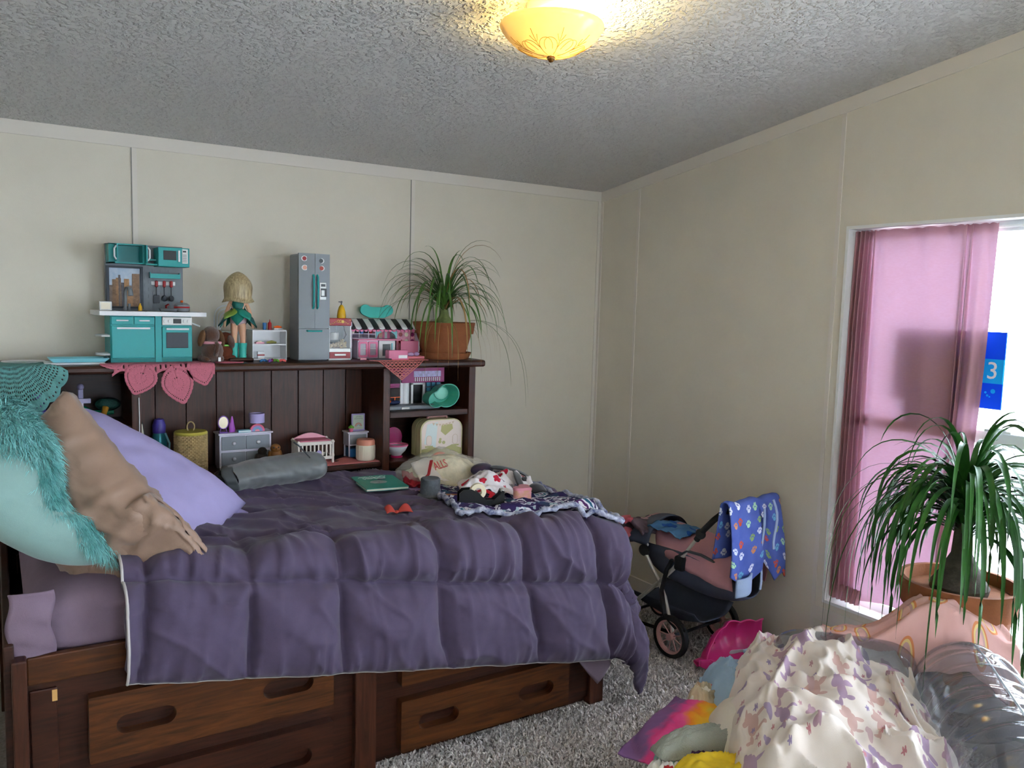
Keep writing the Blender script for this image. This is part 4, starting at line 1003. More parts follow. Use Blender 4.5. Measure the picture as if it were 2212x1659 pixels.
# ---------------------------------------------------------------- popcorn machine and pump bottle
def popcorn_machine():
    t = thing('toy_popcorn_machine', 'red toy popcorn machine with window of popcorn beside the grey toy fridge', 'toy machine', (1.269, 3.38, ZT))
    w_ = .051
    B('base', SIL, t, -w_, w_, 0, .085, 0, .052, .002)
    d = B('drawer', RED, t, -w_+.004, w_-.004, -.003, .002, .008, .036, .001); B('handle', SIL, d, -.026, .026, -.006, -.002, .02, .028, .001)
    for x in (-w_, w_-.005): B('pillar', WPL, t, x, x+.005, 0, .085, .052, .15)
    B('back_wall', GPL, t, -w_+.005, w_-.005, .078, .085, .052, .15)
    MB().tube([(-.005, .04, .15), (-.005, .04, .11)], .003, 6).o('kettle_hanger', GPL, t)
    k_ = MB().lathe([(.0001, .088), (.018, .088), (.021, .105), (.021, .118), (.019, .118), (.0001, .112)], 18, (-.015, .035, 0)).o('kettle', SIL, t)
    MB().tube([(.024, .02, .148), (.03, .02, .125), (.036, .02, .11), (.024, .02, .09)], .002, 6).o('stirrer', DGR, t)
    PC = M('popcorn_print', 'd9c49a', .8, var=.3, scale=150)
    mb = MB(); rr = random.Random(3)
    for i in range(70):
        x = rr.uniform(-.042, .042); y = rr.uniform(.008, .07); h = .012+.02*max(0, x/.045+.3)
        mb.ell((x, y, .054+rr.uniform(0, h)), rr.uniform(.004, .007), 7, 5)
    mb.o('popcorn', PC, t, kind='stuff')
    B('front_window', clearmat('clear_plastic', 'dfe6ea', .12), t, -w_+.005, w_-.005, .001, .002, .052, .15)
    h = B('header', RED, t, -w_, w_, -.004, .088, .15, .182, .003)
    g = M('gold_print', 'e0c060', .5)
    sg = B('corner_mark', g, h, -w_+.004, -w_+.010, -.0048, -.004, .155, .157); B('corner_mark', g, h, w_-.010, w_-.004, -.0048, -.004, .174, .176)
    for x, rr_ in ((-.009, .0052), (.001, .0052)): MB().tube([(x+rr_*math.cos(a), -.0045, .1695+rr_*math.sin(a)) for a in np.linspace(0, 2*PI, 16)], .0011, 5).o('emblem_ring', g, h)
    MB().ell((.011, -.0044, .168), (.0065, .0008, .007), 12, 4).o('emblem_disc', g, h)
    for x, z in ((-.034, .159), (-.027, .163), (-.021, .167), (.021, .167), (.027, .163), (.034, .159)): MB().ell((x, -.0044, z), (.002, .0008, .002), 8, 4).o('star_mark', g, h)
popcorn_machine()
small('pump_bottle', 'yellow plastic pump bottle on top of the red popcorn machine', 'bottle', (1.29, 3.42, ZT+.182), [('bottle', YEL, MB().lathe([(.0001, 0), (.019, 0), (.0195, .01), (.017, .03), (.011, .05), (.006, .056), (.006, .058)], 20)), ('pump', GPL, MB().tube([(0, 0, .057), (0, 0, .068)], .003, 8).ell((0, 0, .07), (.005, .005, .005)).tube([(0, 0, .07), (-.014, -.004, .071)], .0022, 6))])
# ---------------------------------------------------------------- toy bakery
def bakery():
    t = thing('toy_bakery', 'pink toy bakery shop with black and white striped awning on the bookcase', 'toy shop', (1.52, 3.45, ZT))
    x0, x1 = -.172, .165
    B('back_wall', M('grey_lilac_print', 'b4a6b2', .5), t, x0, x1, .09, .094, 0, .175)
    n = 12; w_ = (x1-x0)/n
    for i in range(n):
        a = x0+i*w_
        def st(u, v, a=a):
            z = .178-.03*v-.010*v*v*(1 if True else 0)
            if v > .8: z -= .006*math.sin(u*PI)*(v-.8)/.2
            return (a+w_*u-.012*v, .085-.10*v, z)
        MB().grid(st, 8, 8).o('awning_stripe', (M('awning_black', '23242b', .6) if i % 2 == 0 else WPL), t, solid=.002, sharp=180)
    # icing trim under the awning
    mb = MB(); mb.box(x0, x1, -.002, .004, .130, .138)
    for i in range(17): mb.cyl((x0+.01+i*.0198, -.002, .13), .0085, .006, 10, 'y')
    mb.o('icing_trim', PINK, t)
    # left shelf unit
    m = MB()
    for x in (x0, -.128, -.083, -.049): m.box(x, x+.003, .02, .09, .092, .135)
    m.box(x0, -.046, .02, .09, .110, .1125); m.box(x0, -.046, .02, .09, .089, .092); m.o('shelf_grid', M('pale_lilac_plastic', 'cfc3d2', .4), t)
    # arch
    arch = [(-.044, .09), (-.044, .138), (.06, .138), (.06, .09)]+[(.047*math.cos(a)+.006, .092+.032*math.sin(a)) for a in np.linspace(0, PI, 11)]
    MB().prism(arch, .02, .03, 'y').o('arch', M('aqua_print', '79bfc4', .45), t)
    for i in range(7): B('wall_stripe', PINK if i % 2 == 0 else WPL, t, -.042+i*.0136, -.042+(i+1)*.0136, .086, .089, .088, .13)
    B('poster', M('peach_print', 'd9a08c', .5), t, -.006, .014, .083, .086, .092, .122)
    # counter, cupboards, oven, right side panel
    B('counter', M('pink_counter', 'e58aa8', .4), t, -.142, .066, -.012, .06, .082, .089, .002)
    B('cupboard', M('pale_lilac_plastic', 'cfc3d2', .4), t, -.142, -.044, -.002, .06, 0, .082, .001)
    for a, b in ((-.139, -.095), (-.092, -.047)):
        outer = rrect(a, b, .006, .078, .006, 3); hole = rrect(a+.008, b-.008, .016, .068, .004, 3)
        d = plate(outer, [hole], -.006, -.002, 'cupboard_door', PINK, t)
        B('glass', M('lilac_grey_pane', '9a8f9c', .2), d, a+.006, b-.006, -.0032, -.0022, .014, .070); B('glazing_bar', WPL, d, a+.006, b-.006, -.0045, -.003, .044, .047)
    ov = B('oven', WPL, t, -.04, .04, -.004, .06, 0, .082, .002)
    B('oven_window', BLK, ov, -.022, .016, -.006, -.003, .012, .066, .002); B('oven_handle', AQP, ov, .02, .026, -.010, -.004, .012, .07, .002)
    B('side_panel', M('pink_print', 'd88a9e', .45, var=.25, scale=60), t, .066, x1, .04, .046, .0, .132, .001)
    for i in range(6): MB().lathe([(.010, -.0008), (.010, .0008)], 12, (.086+(i % 3)*.03, .0392, .108-(i//3)*.032), Matrix.Rotation(PI/2, 4, 'X')).o('cake_print', [RED, CRM, MAG][i % 3], t)
    for x in (x0, x1-.004): B('end_wall', M('pale_lilac_plastic', 'cfc3d2', .4), t, x, x+.004, .0, .094, 0, .165)
    B('upper_panel', M('pink_panel', 'c96a86', .45), t, .07, x1-.006, .0, .006, .0, .08, .001)
bakery()
for i, (x, mt, lb) in enumerate(((1.365, CRM, 'tiny cream jar'), (1.408, BLU, 'tiny blue jar with lime lid'), (1.452, RED, 'tiny red fruit bowl'))):
    small('toy_jar', lb+' on the toy bakery shelf grid', 'toy jar', (x, 3.48, ZT+.1125), [('jar', mt, MB().lathe([(.007, 0), (.0095, .006), (.008, .014)], 12)), ('lid', GRN if i == 1 else mt, MB().lathe([(.009, .0141), (.009, .018), (.004, .02)], 12))])
def bone():
    pts = []
    for cx, cz, a0, a1 in ((.062, .048, -.3, 2.6), (-.062, .048, .55, 3.4), (-.066, .030, 2.6, 4.6), (.066, .030, -1.5, .6)):
        for a in np.linspace(a0, a1, 8): pts.append((cx+.018*math.cos(a), cz+.018*math.sin(a)))
    pts = [(.056+.026*math.cos(a), .040+.025*math.sin(a)) for a in np.linspace(-1.2, 2.45, 12)]+[(.02, .054), (-.02, .054)]+[(-.056+.026*math.cos(a), .040+.025*math.sin(a)) for a in np.linspace(.7, 4.3, 12)]+[(-.035, .004), (.035, .004)]
    o = MB().prism(pts, -.006, .006, 'y').o('bone_sign', M('turquoise_plastic', '2fb3a6', .45)); at(o, (1.512, 3.555, ZT+.1785)); tag(o, 'turquoise bone-shaped plaque propped on top of the toy bakery', 'toy sign')
bone()
t = thing('pink_case', 'small translucent pink box in front of the toy bakery', 'box', (1.513, 3.325, ZT+.0045))
MB().box(-.047, .047, -.02, .02, 0, .042, .004).o('shell', clearmat('clear_pink_plastic', 'f08fb4', .72), t); B('label', WPL, t, .0, .042, -.021, -.0202, .006, .02); B('rim', PINK, t, -.049, .049, -.022, .022, 0, .004, .001); B('divider', WPL, t, -.012, -.006, -.018, .018, .004, .036)
small('pink_tray', 'flat salmon tray with clear top right of the translucent pink box', 'tray', (1.612, 3.36, ZT+.0045), [('tray', M('salmon_plastic', 'd0707a', .4), MB().box(-.05, .045, -.025, .03, 0, .012, .003)), ('bow', clearmat('lilac_film', 'c9a9d6', .7), MB().ell((-.02, -.01, .02), (.018, .01, .01)).ell((.012, -.008, .022), (.014, .01, .009)))])
small('black_tray', 'flat black tray lying before the toy bakery doors', 'tray', (1.42, 3.315, ZT+.0045), [('tray', BLK, MB().box(-.055, .055, -.025, .03, 0, .006, .002)), ('grip', PNKL, MB().tube([(-.055, 0, .004), (-.082, .002, .004)], .005, 8))])

# ---------------------------------------------------------------- ponytail palms
LEAF = M('palm_leaf_green', '2f5526', .45, col2='5d8a3a', scale=8, spec=.5); LEAFD = M('palm_leaf_deep', '1b401b', .42, col2='356b27', scale=6, spec=.35)
DRY = M('dry_leaf', '9a7a4a', .7)
TERR = M('terracotta', '8c5434', .85, var=.15, scale=12, bump=.2, bscale=200); SOIL = M('soil', '3a2c24', .95, var=.4, scale=80, bump=1, bscale=200)
def leaf_strip(root, az, el, L, W, grav, n=15, twist=0.0, wall=None, floorz=None, mats=None, parent=None, name='leaf'):
    p = Vector(root); d = Vector((math.cos(az)*math.cos(el), math.sin(az)*math.cos(el), math.sin(el))); st = L/n; mb = MB(); V = []
    for i in range(n+1):
        q = i/n; w_ = W*(.55+.45*min(1, q*6))*(1-q**2.2)**.8+.0004
        sd = d.cross(Vector((0, 0, 1)));
        if sd.length < .05: sd = Vector((-math.sin(az), math.cos(az), 0))
        sd.normalize(); up = sd.cross(d).normalized(); sd = sd*math.cos(twist*q)+up*math.sin(twist*q)
        V += [p-sd*w_/2+up*w_*.18, p.copy(), p+sd*w_/2+up*w_*.18]
        d = (d+Vector((0, 0, -1))*grav*st*(.35+1.5*q)).normalized()
        p = p+d*st
        if wall and p.y > wall: p.y = wall-.002*random.random(); d.y = min(0, d.y)
        if floorz and p.z < floorz(p): p.z = floorz(p); d.z = max(d.z, 0)
    F = []
    for i in range(n): a = i*3; F += [(a, a+1, a+4, a+3), (a+1, a+2, a+5, a+4)]
    mb.add(V, F); return mb.o(name, mats, parent, sharp=180)
def palm_small():
    cx, cy = 1.80, 3.425
    t = thing('potted_palm', 'ponytail palm with long thin leaves in terracotta pot on the bookcase end', 'potted plant', (cx, cy, ZT))
    sa = MB().lathe([(.0001, .0), (.118, .0), (.132, .030), (.127, .030), (.115, .006), (.0001, .006)], 36).o('saucer', TERR, t)
    MB().lathe([(.0001, .007), (.1, .007), (.131, .118), (.140, .118), (.148, .170), (.138, .170), (.130, .15), (.0001, .15)], 40).o('pot', TERR, t)
    MB().lathe([(.0001, .158), (.1, .156), (.131, .150)], 24).o('soil', SOIL, t)
    MB().lathe([(.045, .15), (.04, .175), (.024, .20), (.016, .25), (.012, .28), (.0001, .285)], 16).o('trunk', M('palm_trunk', '6f7a48', .8, var=.3, scale=40), t)
    rr = random.Random(11)
    for i in range(92):
        az = rr.uniform(0, 2*PI); el = rr.uniform(.55, 1.45); L = rr.uniform(.30, .50)
        if math.sin(az) > .5: L *= .7
        leaf_strip((.008*math.cos(az), .008*math.sin(az), .215+rr.uniform(0, .06)), az, el, L, rr.uniform(.008, .013), rr.uniform(6.0, 11.0), wall=3.585-cy, mats=LEAF if rr.random() < .88 else DRY, parent=t,
                   floorz=lambda p: (.006 if (p.y > 3.27-cy and p.x < .14) else -9))
    for i in range(12):
        az = rr.uniform(-2.6, -.3); leaf_strip((.1*math.cos(az), .1*math.sin(az), .168), az, rr.uniform(-.1, .6), rr.uniform(.22, .36), .0022, rr.uniform(14, 20), mats=DRY, parent=t, name='dry_leaf')
    for az, L in ((-.15, .62), (.1, .5), (-.3, .55)):
        leaf_strip((.13*math.cos(az), .13*math.sin(az), .18), az, .1, L, .004, 7.0, mats=LEAF, parent=t, wall=3.585-cy)
palm_small()

# ---------------------------------------------------------------- left cubby
z2 = 1.0085
t = thing('purple_bottle', 'dark purple water bottle in the left bookcase cubby', 'bottle', (.128, 3.36, z2)); MB().lathe([(.0001, 0), (.027, 0), (.029, .01), (.028, .06), (.023, .075), (.024, .085), (.016, .1)], 20).o('bottle', M('deep_purple_plastic', '3d2f6e', .25), t); MB().lathe([(.017, .1), (.017, .12), (.010, .125), (.0001, .125)], 16).o('cap', PUR, t)
t = thing('toy_sword', 'translucent white and lilac toy sword standing hilt up in the left cubby', 'toy sword', (.262, 3.335, z2)); 
MB().box(-.009, .009, -.004, .004, .0, .095, .002).o('blade', M('milky_plastic', 'c9c3d0', .3), t); MB().box(-.033, .033, -.006, .006, .088, .105, .002).o('crossguard', M('milky_lilac', '9a93b0', .3), t)
MB().box(-.009, .009, -.006, .006, .105, .14, .003).o('grip', M('smoky_lilac', '6f6a88', .3), t); MB().ell((0, 0, .148), (.012, .010, .012)).o('pommel', M('smoky_lilac', '6f6a88', .3), t); MB().tube([(-.012, -.004, .03), (.0, -.007, .012), (.022, -.004, .003)], [.006, .008, .005], 8).o('ribbon', YEL, t)
t = thing('green_bottle', 'glossy green bottle lying at the back of the left cubby', 'bottle', (.255, 3.47, z2)); MB().lathe([(.0001, -.06), (.03, -.058), (.034, -.03), (.034, .02), (.02, .045), (.010, .06), (.009, .13), (.0001, .132)], 18, (0, 0, .034), Matrix.Rotation(PI/2, 4, 'Y')).o('bottle', M('green_gloss', '0f7a5c', .15), t); MB().box(.03, .10, -.006, .006, .004, .012, .002).o('strap', M('mint_plastic', '6fd0b4', .4), t)
t = thing('hair_brush', 'round green hair brush with wooden handle in the left cubby', 'hair brush', (.352, 3.40, z2)); MB().ell((.01, .03, .07), (.045, .02, .026)).o('head', M('bottle_green', '0d3b34', .5, var=.4, scale=60, bump=.8, bscale=200), t); MB().tube([(.0, .01, .06), (-.012, -.01, .03), (-.026, -.03, .004)], [.012, .010, .007], 10).o('handle', M('amber_wood', '9a6a1e', .4), t)
# hanging white cord on the upright
o = MB().tube([(.452, 3.294, 1.115), (.453, 3.295, 1.04), (.452, 3.296, .95), (.453, 3.297, .86)], .0018, 6).o('hanging_charger_cable', WPL); tag(o, 'thin white cord hanging down the bookcase upright below the pink doily', 'cord')

# ---------------------------------------------------------------- centre bay
z3 = .7855
t = thing('black_book', 'dark hardback book with pale page edge leaning in the bookcase bay', 'book', (.49, 3.44, z3)); m4 = Matrix.Rotation(-.12, 4, 'Y')
MB().box(0, .006, -.02, .13, 0, .215, .001, M4=m4).o('cover', M('dark_green_cover', '12241f', .4), t); MB().box(.0062, .016, -.018, .128, .004, .21, M4=m4).o('pages', M('book_pages', 'd8d2c0', .8), t); MB().box(.0162, .018, -.02, .13, 0, .215, .0005, M4=m4).o('cover', M('dark_green_cover', '12241f', .4), t)
t = thing('steel_bottle', 'teal water bottle with purple lid behind the dark book', 'bottle', (.553, 3.50, z3)); MB().lathe([(.0001, 0), (.03, 0), (.032, .01), (.032, .13), (.024, .16)], 20).o('bottle', M('teal_metal', '2f7a86', .3, .3), t); MB().lathe([(.025, .16), (.026, .19), (.018, .215), (.0001, .22)], 18).o('lid', M('violet_plastic', '4b3f96', .35), t); MB().tube([(.02, -.02, .16), (.034, -.03, .12), (.03, -.03, .05)], .004, 6).o('strap', AQP, t)
def basket():
    t = thing('wicker_basket', 'tall round wicker basket with yellow lid and wire loop in the bookcase', 'basket', (.652, 3.385, z3))
    WK = M('wicker_cane', 'b39a6c', .7, var=.3, scale=60); H = .165; n = 26
    mb = MB()
    for r in range(24):
        z = .006+r*H/24; pts = []
        for i in range(n*2+1):
            a = 2*PI*i/(n*2); rr = .059+.0026*math.cos(a*n/1.0+PI*(r % 2)); pts.append((rr*math.cos(a), rr*math.sin(a), z))
        mb.tube(pts, .0031, 5, cap=False)
    mb.o('weave', WK, t)
    mb = MB()
    for i in range(n): a = 2*PI*i/n; mb.tube([(.059*math.cos(a), .059*math.sin(a), 0), (.059*math.cos(a), .059*math.sin(a), H)], .002, 5)
    mb.o('stakes', WK, t); MB().lathe([(.0001, 0), (.056, 0), (.056, .004), (.0001, .004)], 24).o('bottom', WK, t)
    MB().lathe([(.0001, H+.001), (.062, H+.001), (.064, H+.006), (.06, H+.013), (.0001, H+.015)], 30).o('lid', M('olive_yellow', 'b8ad4c', .5), t)
    MB().tube([(.010*math.sin(a*1.0)*1.4-.0, 0, H+.03-.020*math.cos(a)) for a in np.linspace(.5, 2*PI-.5, 18)], .0028, 6).o('loop', WK, t)
basket()
def dresser():
    t = thing('toy_dresser', 'white toy dresser with grey drawers on the bookcase ledge', 'toy dresser', (.872, 3.40, z3))
    LT = M('lilac_white_plastic', 'd6d2e0', .4); DG = M('slate_drawer', '848a92', .5)
    B('carcass', LT, t, -.106, .106, .004, .085, .012, .148, .003); B('top', LT, t, -.112, .112, -.004, .09, .148, .156, .003)
    for x in (-.095, .095):
        for y in (.015, .075): MB().lathe([(.005, 0), (.008, .006), (.006, .012)], 10, (x, y, 0)).o('foot', LT, t)
    KN = M('clear_knob', 'c9c8d2', .1, .2)
    for z0, z1 in ((.022, .076), (.086, .142)):
        for a, b in ((-.098, -.001), (.001, .098)):
            d = B('drawer', DG, t, a, b, -.001, .006, z0, z1, .002); MB().ell(((a+b)/2, -.007, (z0+z1)/2), (.009, .006, .008)).o('knob', KN, d)
dresser()
zd = z3+.1565
t = thing('toy_mirror', 'tiny oval purple standing mirror on the toy dresser', 'toy mirror', (.786, 3.42, zd)); MB().lathe([(.022, -.002), (.0255, -.002), (.0255, .002), (.022, .002), (.022, -.002)], 24, (0, 0, .043), Matrix.Rotation(PI/2, 4, 'X'), sx=.85, sy=1.1).o('rim', PUR, t); MB().lathe([(.0225, -.0005), (.0225, .0005)], 24, (0, 0, .043), Matrix.Rotation(PI/2, 4, 'X'), sx=.85, sy=1.1).o('glass', M('toy_mirror_glass', 'd8d0c0', .15, .8), t); MB().tube([(-.014, 0, .003), (-.01, 0, .018)], .002, 6).tube([(.014, 0, .003), (.01, 0, .018)], .002, 6).box(-.018, .018, -.008, .008, 0, .004, .001).o('stand', PUR, t)
t = thing('toy_brush', 'purple toy brush standing beside the tiny oval mirror', 'toy brush', (.823, 3.43, zd)); MB().lathe([(.012, 0), (.013, .012), (.009, .03), (.006, .05), (.002, .066)], 10, sy=.6).o('handle', M('orchid_plastic', 'a04ab0', .4), t); MB().ell((-.006, 0, .022), (.008, .006, .020)).o('bristles', M('orchid_plastic', 'a04ab0', .4), t)
t = thing('toy_book', 'tiny pale blue book lying on the toy dresser', 'toy book', (.868, 3.415, zd)); MB().box(-.026, .026, -.016, .018, 0, .002).box(-.026, .026, -.016, .018, .007, .009).box(-.026, -.024, -.016, .018, 0, .009).o('cover', AQP, t); MB().box(-.0239, .025, -.015, .017, .0021, .0069).o('pages', WPL, t)
def rainbow_lamp():
    t = thing('toy_lamp', 'tiny lamp with rainbow base and lilac shade on the toy dresser', 'toy lamp', (.922, 3.42, zd))
    for i, (r0, r1, cl) in enumerate(((.024, .031, 'd8607c'), (.017, .0238, '9a86c0'), (.010, .0168, '6f9fc4'), (.0, .0098, 'e08a9a'))):
        o_ = [(r1*math.cos(a), r1*math.sin(a)) for a in np.linspace(0, PI, 16)]; i_ = [(max(r0, .0005)*math.cos(a), max(r0, .0005)*math.sin(a)) for a in np.linspace(PI, 0, 16)]
        MB().prism(o_+i_, -.008, .008, 'y').o('rainbow_arch', M('rainbow_%d' % i, cl, .45), t)
    MB().tube([(0, 0, .031), (0, 0, .04)], .003, 8).o('stem', WPL, t); MB().lathe([(.0295, .036), (.031, .036), (.031, .075), (.0295, .075), (.0295, .036)], 24).o('shade', M('lilac_shade', 'b4a8d8', .6), t); MB().lathe([(.0001, .07), (.0296, .07)], 24).o('shade_top', M('lilac_shade', 'b4a8d8', .6), t)
rainbow_lamp()
for x, y, c1, nm, lb in ((.928, 3.372, '2c211b', .9, 'dark carved wooden bird figurine'), (.985, 3.372, '8a5a2c', 1.0, 'light carved wooden owl figurine')):
    t = thing('wooden_bird', lb+' in front of the toy dresser', 'figurine', (x, y, z3), .3 if nm < 1 else -.1, 'carved wooden birds'); mt = M('carved_'+c1, c1, .5, var=.3, scale=25); s = nm
    MB().ell((0, 0, .045*s), (.026*s, .024*s, .045*s)).o('body', mt, t, sharp=180); MB().ell((0, -.006, .088*s), (.021*s, .02*s, .019*s)).o('head', mt, t, sharp=180); MB().lathe([(.005, 0), (.0005, .014)], 8, (0, -.022, .088*s), Matrix.Rotation(PI/2+.2, 4, 'X')).o('beak', mt, t)
    for q in (-1, 1): MB().ell((q*.009, -.022*s, .093*s), (.004, .003, .004)).o('eye', BLK, t); MB().ell((q*.022*s, .004, .045*s), (.008*s, .018*s, .032*s)).o('wing', mt, t, sharp=180)
def crib():
    t = thing('toy_crib', 'white toy crib with pink headboard and pink blanket in the bookcase', 'toy crib', (1.165, 3.385, z3), -.05)
    CW = M('ivory_plastic', 'e6ded4', .4); x0, x1, y0, y1 = -.075, .075, 0, .095
    for x in (x0, x1):
        for y in (y0, y1): MB().lathe([(.006, 0), (.006, .03), (.008, .035), (.006, .045), (.006, .09), (.009, .097), (.004, .105)], 10, (x, y, 0)).o('post', CW, t)
    for y in (y0, y1): B('rail', CW, t, x0, x1, y-.004, y+.004, .085, .1, .002); B('rail', CW, t, x0, x1, y-.004, y+.004, .02, .034, .002)
    for x in (x0, x1): B('rail', CW, t, x-.004, x+.004, y0, y1, .085, .1, .002); B('rail', CW, t, x-.004, x+.004, y0, y1, .02, .034, .002)
    for i in range(8): B('bar', CW, t, x0+.014+i*.0175, x0+.02+i*.0175, y0-.002, y0+.002, .034, .085)
    for i in range(4): B('bar', CW, t, x0-.002, x0+.002, .018+i*.02, .024+i*.02, .034, .085)
    hb = [(x0, .098)]+[(x0+.15*u, .103+.022*math.sin(PI*u)**1.2) for u in np.linspace(0, 1, 14)]+[(x1, .098)]
    MB().prism(hb, y1-.005, y1+.006, 'y').o('headboard', PNKL, t); B('mattress', M('pink_cloth', 'd97f98', .8, var=.1), t, x0+.005, x1-.005, y0+.006, y1-.006, .085, .104, .006)
    MB().lathe([(.012, -.002), (.012, .002)], 16, (.012, -.007, .05), Matrix.Rotation(PI/2, 4, 'X')).o('medallion', LAVP, t)
crib()
t = thing('toy_nightstand', 'white toy nightstand with grey drawer behind the cream jar', 'toy nightstand', (1.388, 3.46, z3)); LT = MATS['lilac_white_plastic']
B('top', LT, t, -.05, .052, -.004, .07, .112, .119, .002); B('case', LT, t, -.045, .047, 0, .066, .055, .112, .001); B('drawer', MATS['slate_drawer'], t, -.038, .04, -.003, .001, .062, .106, .001)
for x in (-.043, .039):
    for y in (.002, .058): B('leg', LT, t, x, x+.006, y, y+.006, 0, .055)
B('lower_shelf', BLU, t, -.036, .038, .01, .055, .0, .04, .002)
t = thing('rainbow_sign', 'tiny lilac framed sign with rainbow print on the toy nightstand', 'toy sign', (1.395, 3.475, z3+.1195)); B('frame', LAVP, t, -.032, .032, 0, .008, 0, .08, .002); B('print', M('pale_green_print', 'c6d2c4', .6), t, -.026, .026, -.001, .001, .008, .074)
gm = M('grey_ink', '5b6068', .7); scribble(-.014, .014, .066, .0028, 'lettering', gm, t, -.0014, 3); scribble(-.02, .02, .057, .0028, 'lettering', gm, t, -.0014, 4)
for i, (r0, r1, cl) in enumerate(((.013, .017, 'c98a8a'), (.009, .0125, 'd0b08a'), (.005, .0085, 'a0a8c0'))):
    MB().prism([(r1*math.cos(a), .022+r1*math.sin(a)) for a in np.linspace(0, PI, 12)]+[(r0*math.cos(a), .022+r0*math.sin(a)) for a in np.linspace(PI, 0, 12)], -.002, -.001, 'y').o('printed_arch', M('arch_ink_%d' % i, cl, .6), t)
scribble(-.018, .02, .014, .003, 'lettering', M('arch_ink_0', 'c98a8a', .6), t, -.0014, 5)
small('toy_cactus', 'tiny green cactus in pink pot on the toy nightstand', 'toy plant', (1.357, 3.465, z3+.1195), [('pot', PINK, MB().lathe([(.008, 0), (.011, .016), (.009, .016)], 12)), ('cactus', GRN, MB().ell((0, 0, .022), (.008, .008, .010)).ell((-.008, 0, .02), (.006, .006, .006)).ell((.008, 0, .02), (.006, .006, .006)))])
t = thing('cream_jar', 'cream ribbed plastic jar with coral lid inside the bookcase', 'jar', (1.395, 3.385, z3+.004)); MB().lathe([(.0001, 0), (.038, 0), (.042, .005), (.042, .066), (.04, .068)], 28).o('jar', CRM, t); MB().lathe([(.041, .068), (.041, .084), (.037, .092), (.0001, .092)], 28).o('lid', M('coral_lid', 'dc9078', .5), t)
for i in range(14): a = 2*PI*i/14; MB().tube([(.0415*math.cos(a), .0415*math.sin(a), .006), (.0415*math.cos(a), .0415*math.sin(a), .064)], .0018, 5).o('rib', CRM, t)
# ---------------------------------------------------------------- right cubby
t = thing('toy_dollhouse', 'purple and white toy house playset on the upper right cubby shelf', 'toy house', (1.69, 3.46, z2))
B('base', GPL, t, -.20, .06, -.11, .06, 0, .02, .006); B('latch', SIL, t, -.14, -.10, -.116, -.11, .004, .014, .002)
B('back_wall', M('dusky_wall', '6a6470', .6), t, -.20, .11, .062, .07, .02, .185)
for x in (-.085,): MB().lathe([(.02, .02), (.02, .165)], 14, (x, -.03, 0)).o('column', WPL, t)
B('side_wall', WPL, t, -.118, -.104, -.05, .06, .02, .15, .002); 
for a, b in ((-.06, -.05), (.0, .01)): B('door_post', WPL, t, a, b, -.045, -.038, .02, .115)
B('door_head', WPL, t, -.06, .01, -.045, -.038, .108, .118); B('doorway', BLK, t, -.05, .0, -.03, -.028, .02, .108)
hd = B('roof_front', MAG, t, -.115, .105, -.06, -.02, .118, .19, .003); B('roof_back', MAG, t, -.19, .105, -.02, .06, .168, .19, .003)
B('mural', M('lilac_mural', 'b7b0d6', .5, var=.3, scale=60), hd, -.055, .085, -.062, -.059, .145, .172, .001)
for i in range(13): B('railing_bar', WPL, hd, -.05+i*.0105, -.046+i*.0105, -.063, -.059, .125, .143)
for r in range(3):
    for c_ in range(3): B('window_bar', M('blue_teal_plastic', '3f7f9c', .4), t, .02+c_*.026, .04+c_*.026, -.044, -.038, .05+r*.024, .068+r*.024, .001)
B('balcony', MAG, t, -.20, -.13, -.07, .06, .098, .108, .002); B('balcony_rail', MAG, t, -.20, -.13, -.072, -.068, .108, .118)
small('toy_helicopter', 'tiny orange and navy toy helicopter on the toy house base', 'toy helicopter', (1.535, 3.39, z2+.0201), [('body', M('navy_plastic', '1d2f56', .4), MB().ell((0, 0, .012), (.03, .012, .011))), ('rotor', ORG, MB().box(-.028, .028, -.003, .003, .034, .037)), ('mast', ORG, MB().tube([(0, 0, .02), (.002, 0, .035)], .003, 6)), ('tail', ORG, MB().tube([(-.022, 0, .014), (-.034, 0, .026)], [.008, .004], 8))])
small('toy_chair', 'dark red toy chair back at the rear of the upper right cubby', 'toy chair', (1.815, 3.53, z2), [('back', M('dark_red_plastic', '5c1626', .45), MB().box(-.028, .028, -.005, .005, .04, .125, .012)), ('seat', M('dark_red_plastic', '5c1626', .45), MB().box(-.028, .028, -.05, .0, .034, .044, .004)), ('legs', M('dark_red_plastic', '5c1626', .45), MB().box(-.026, -.02, -.048, -.042, 0, .034).box(.02, .026, -.048, -.042, 0, .034).box(-.026, -.02, -.006, 0, 0, .034).box(.02, .026, -.006, 0, 0, .034))])
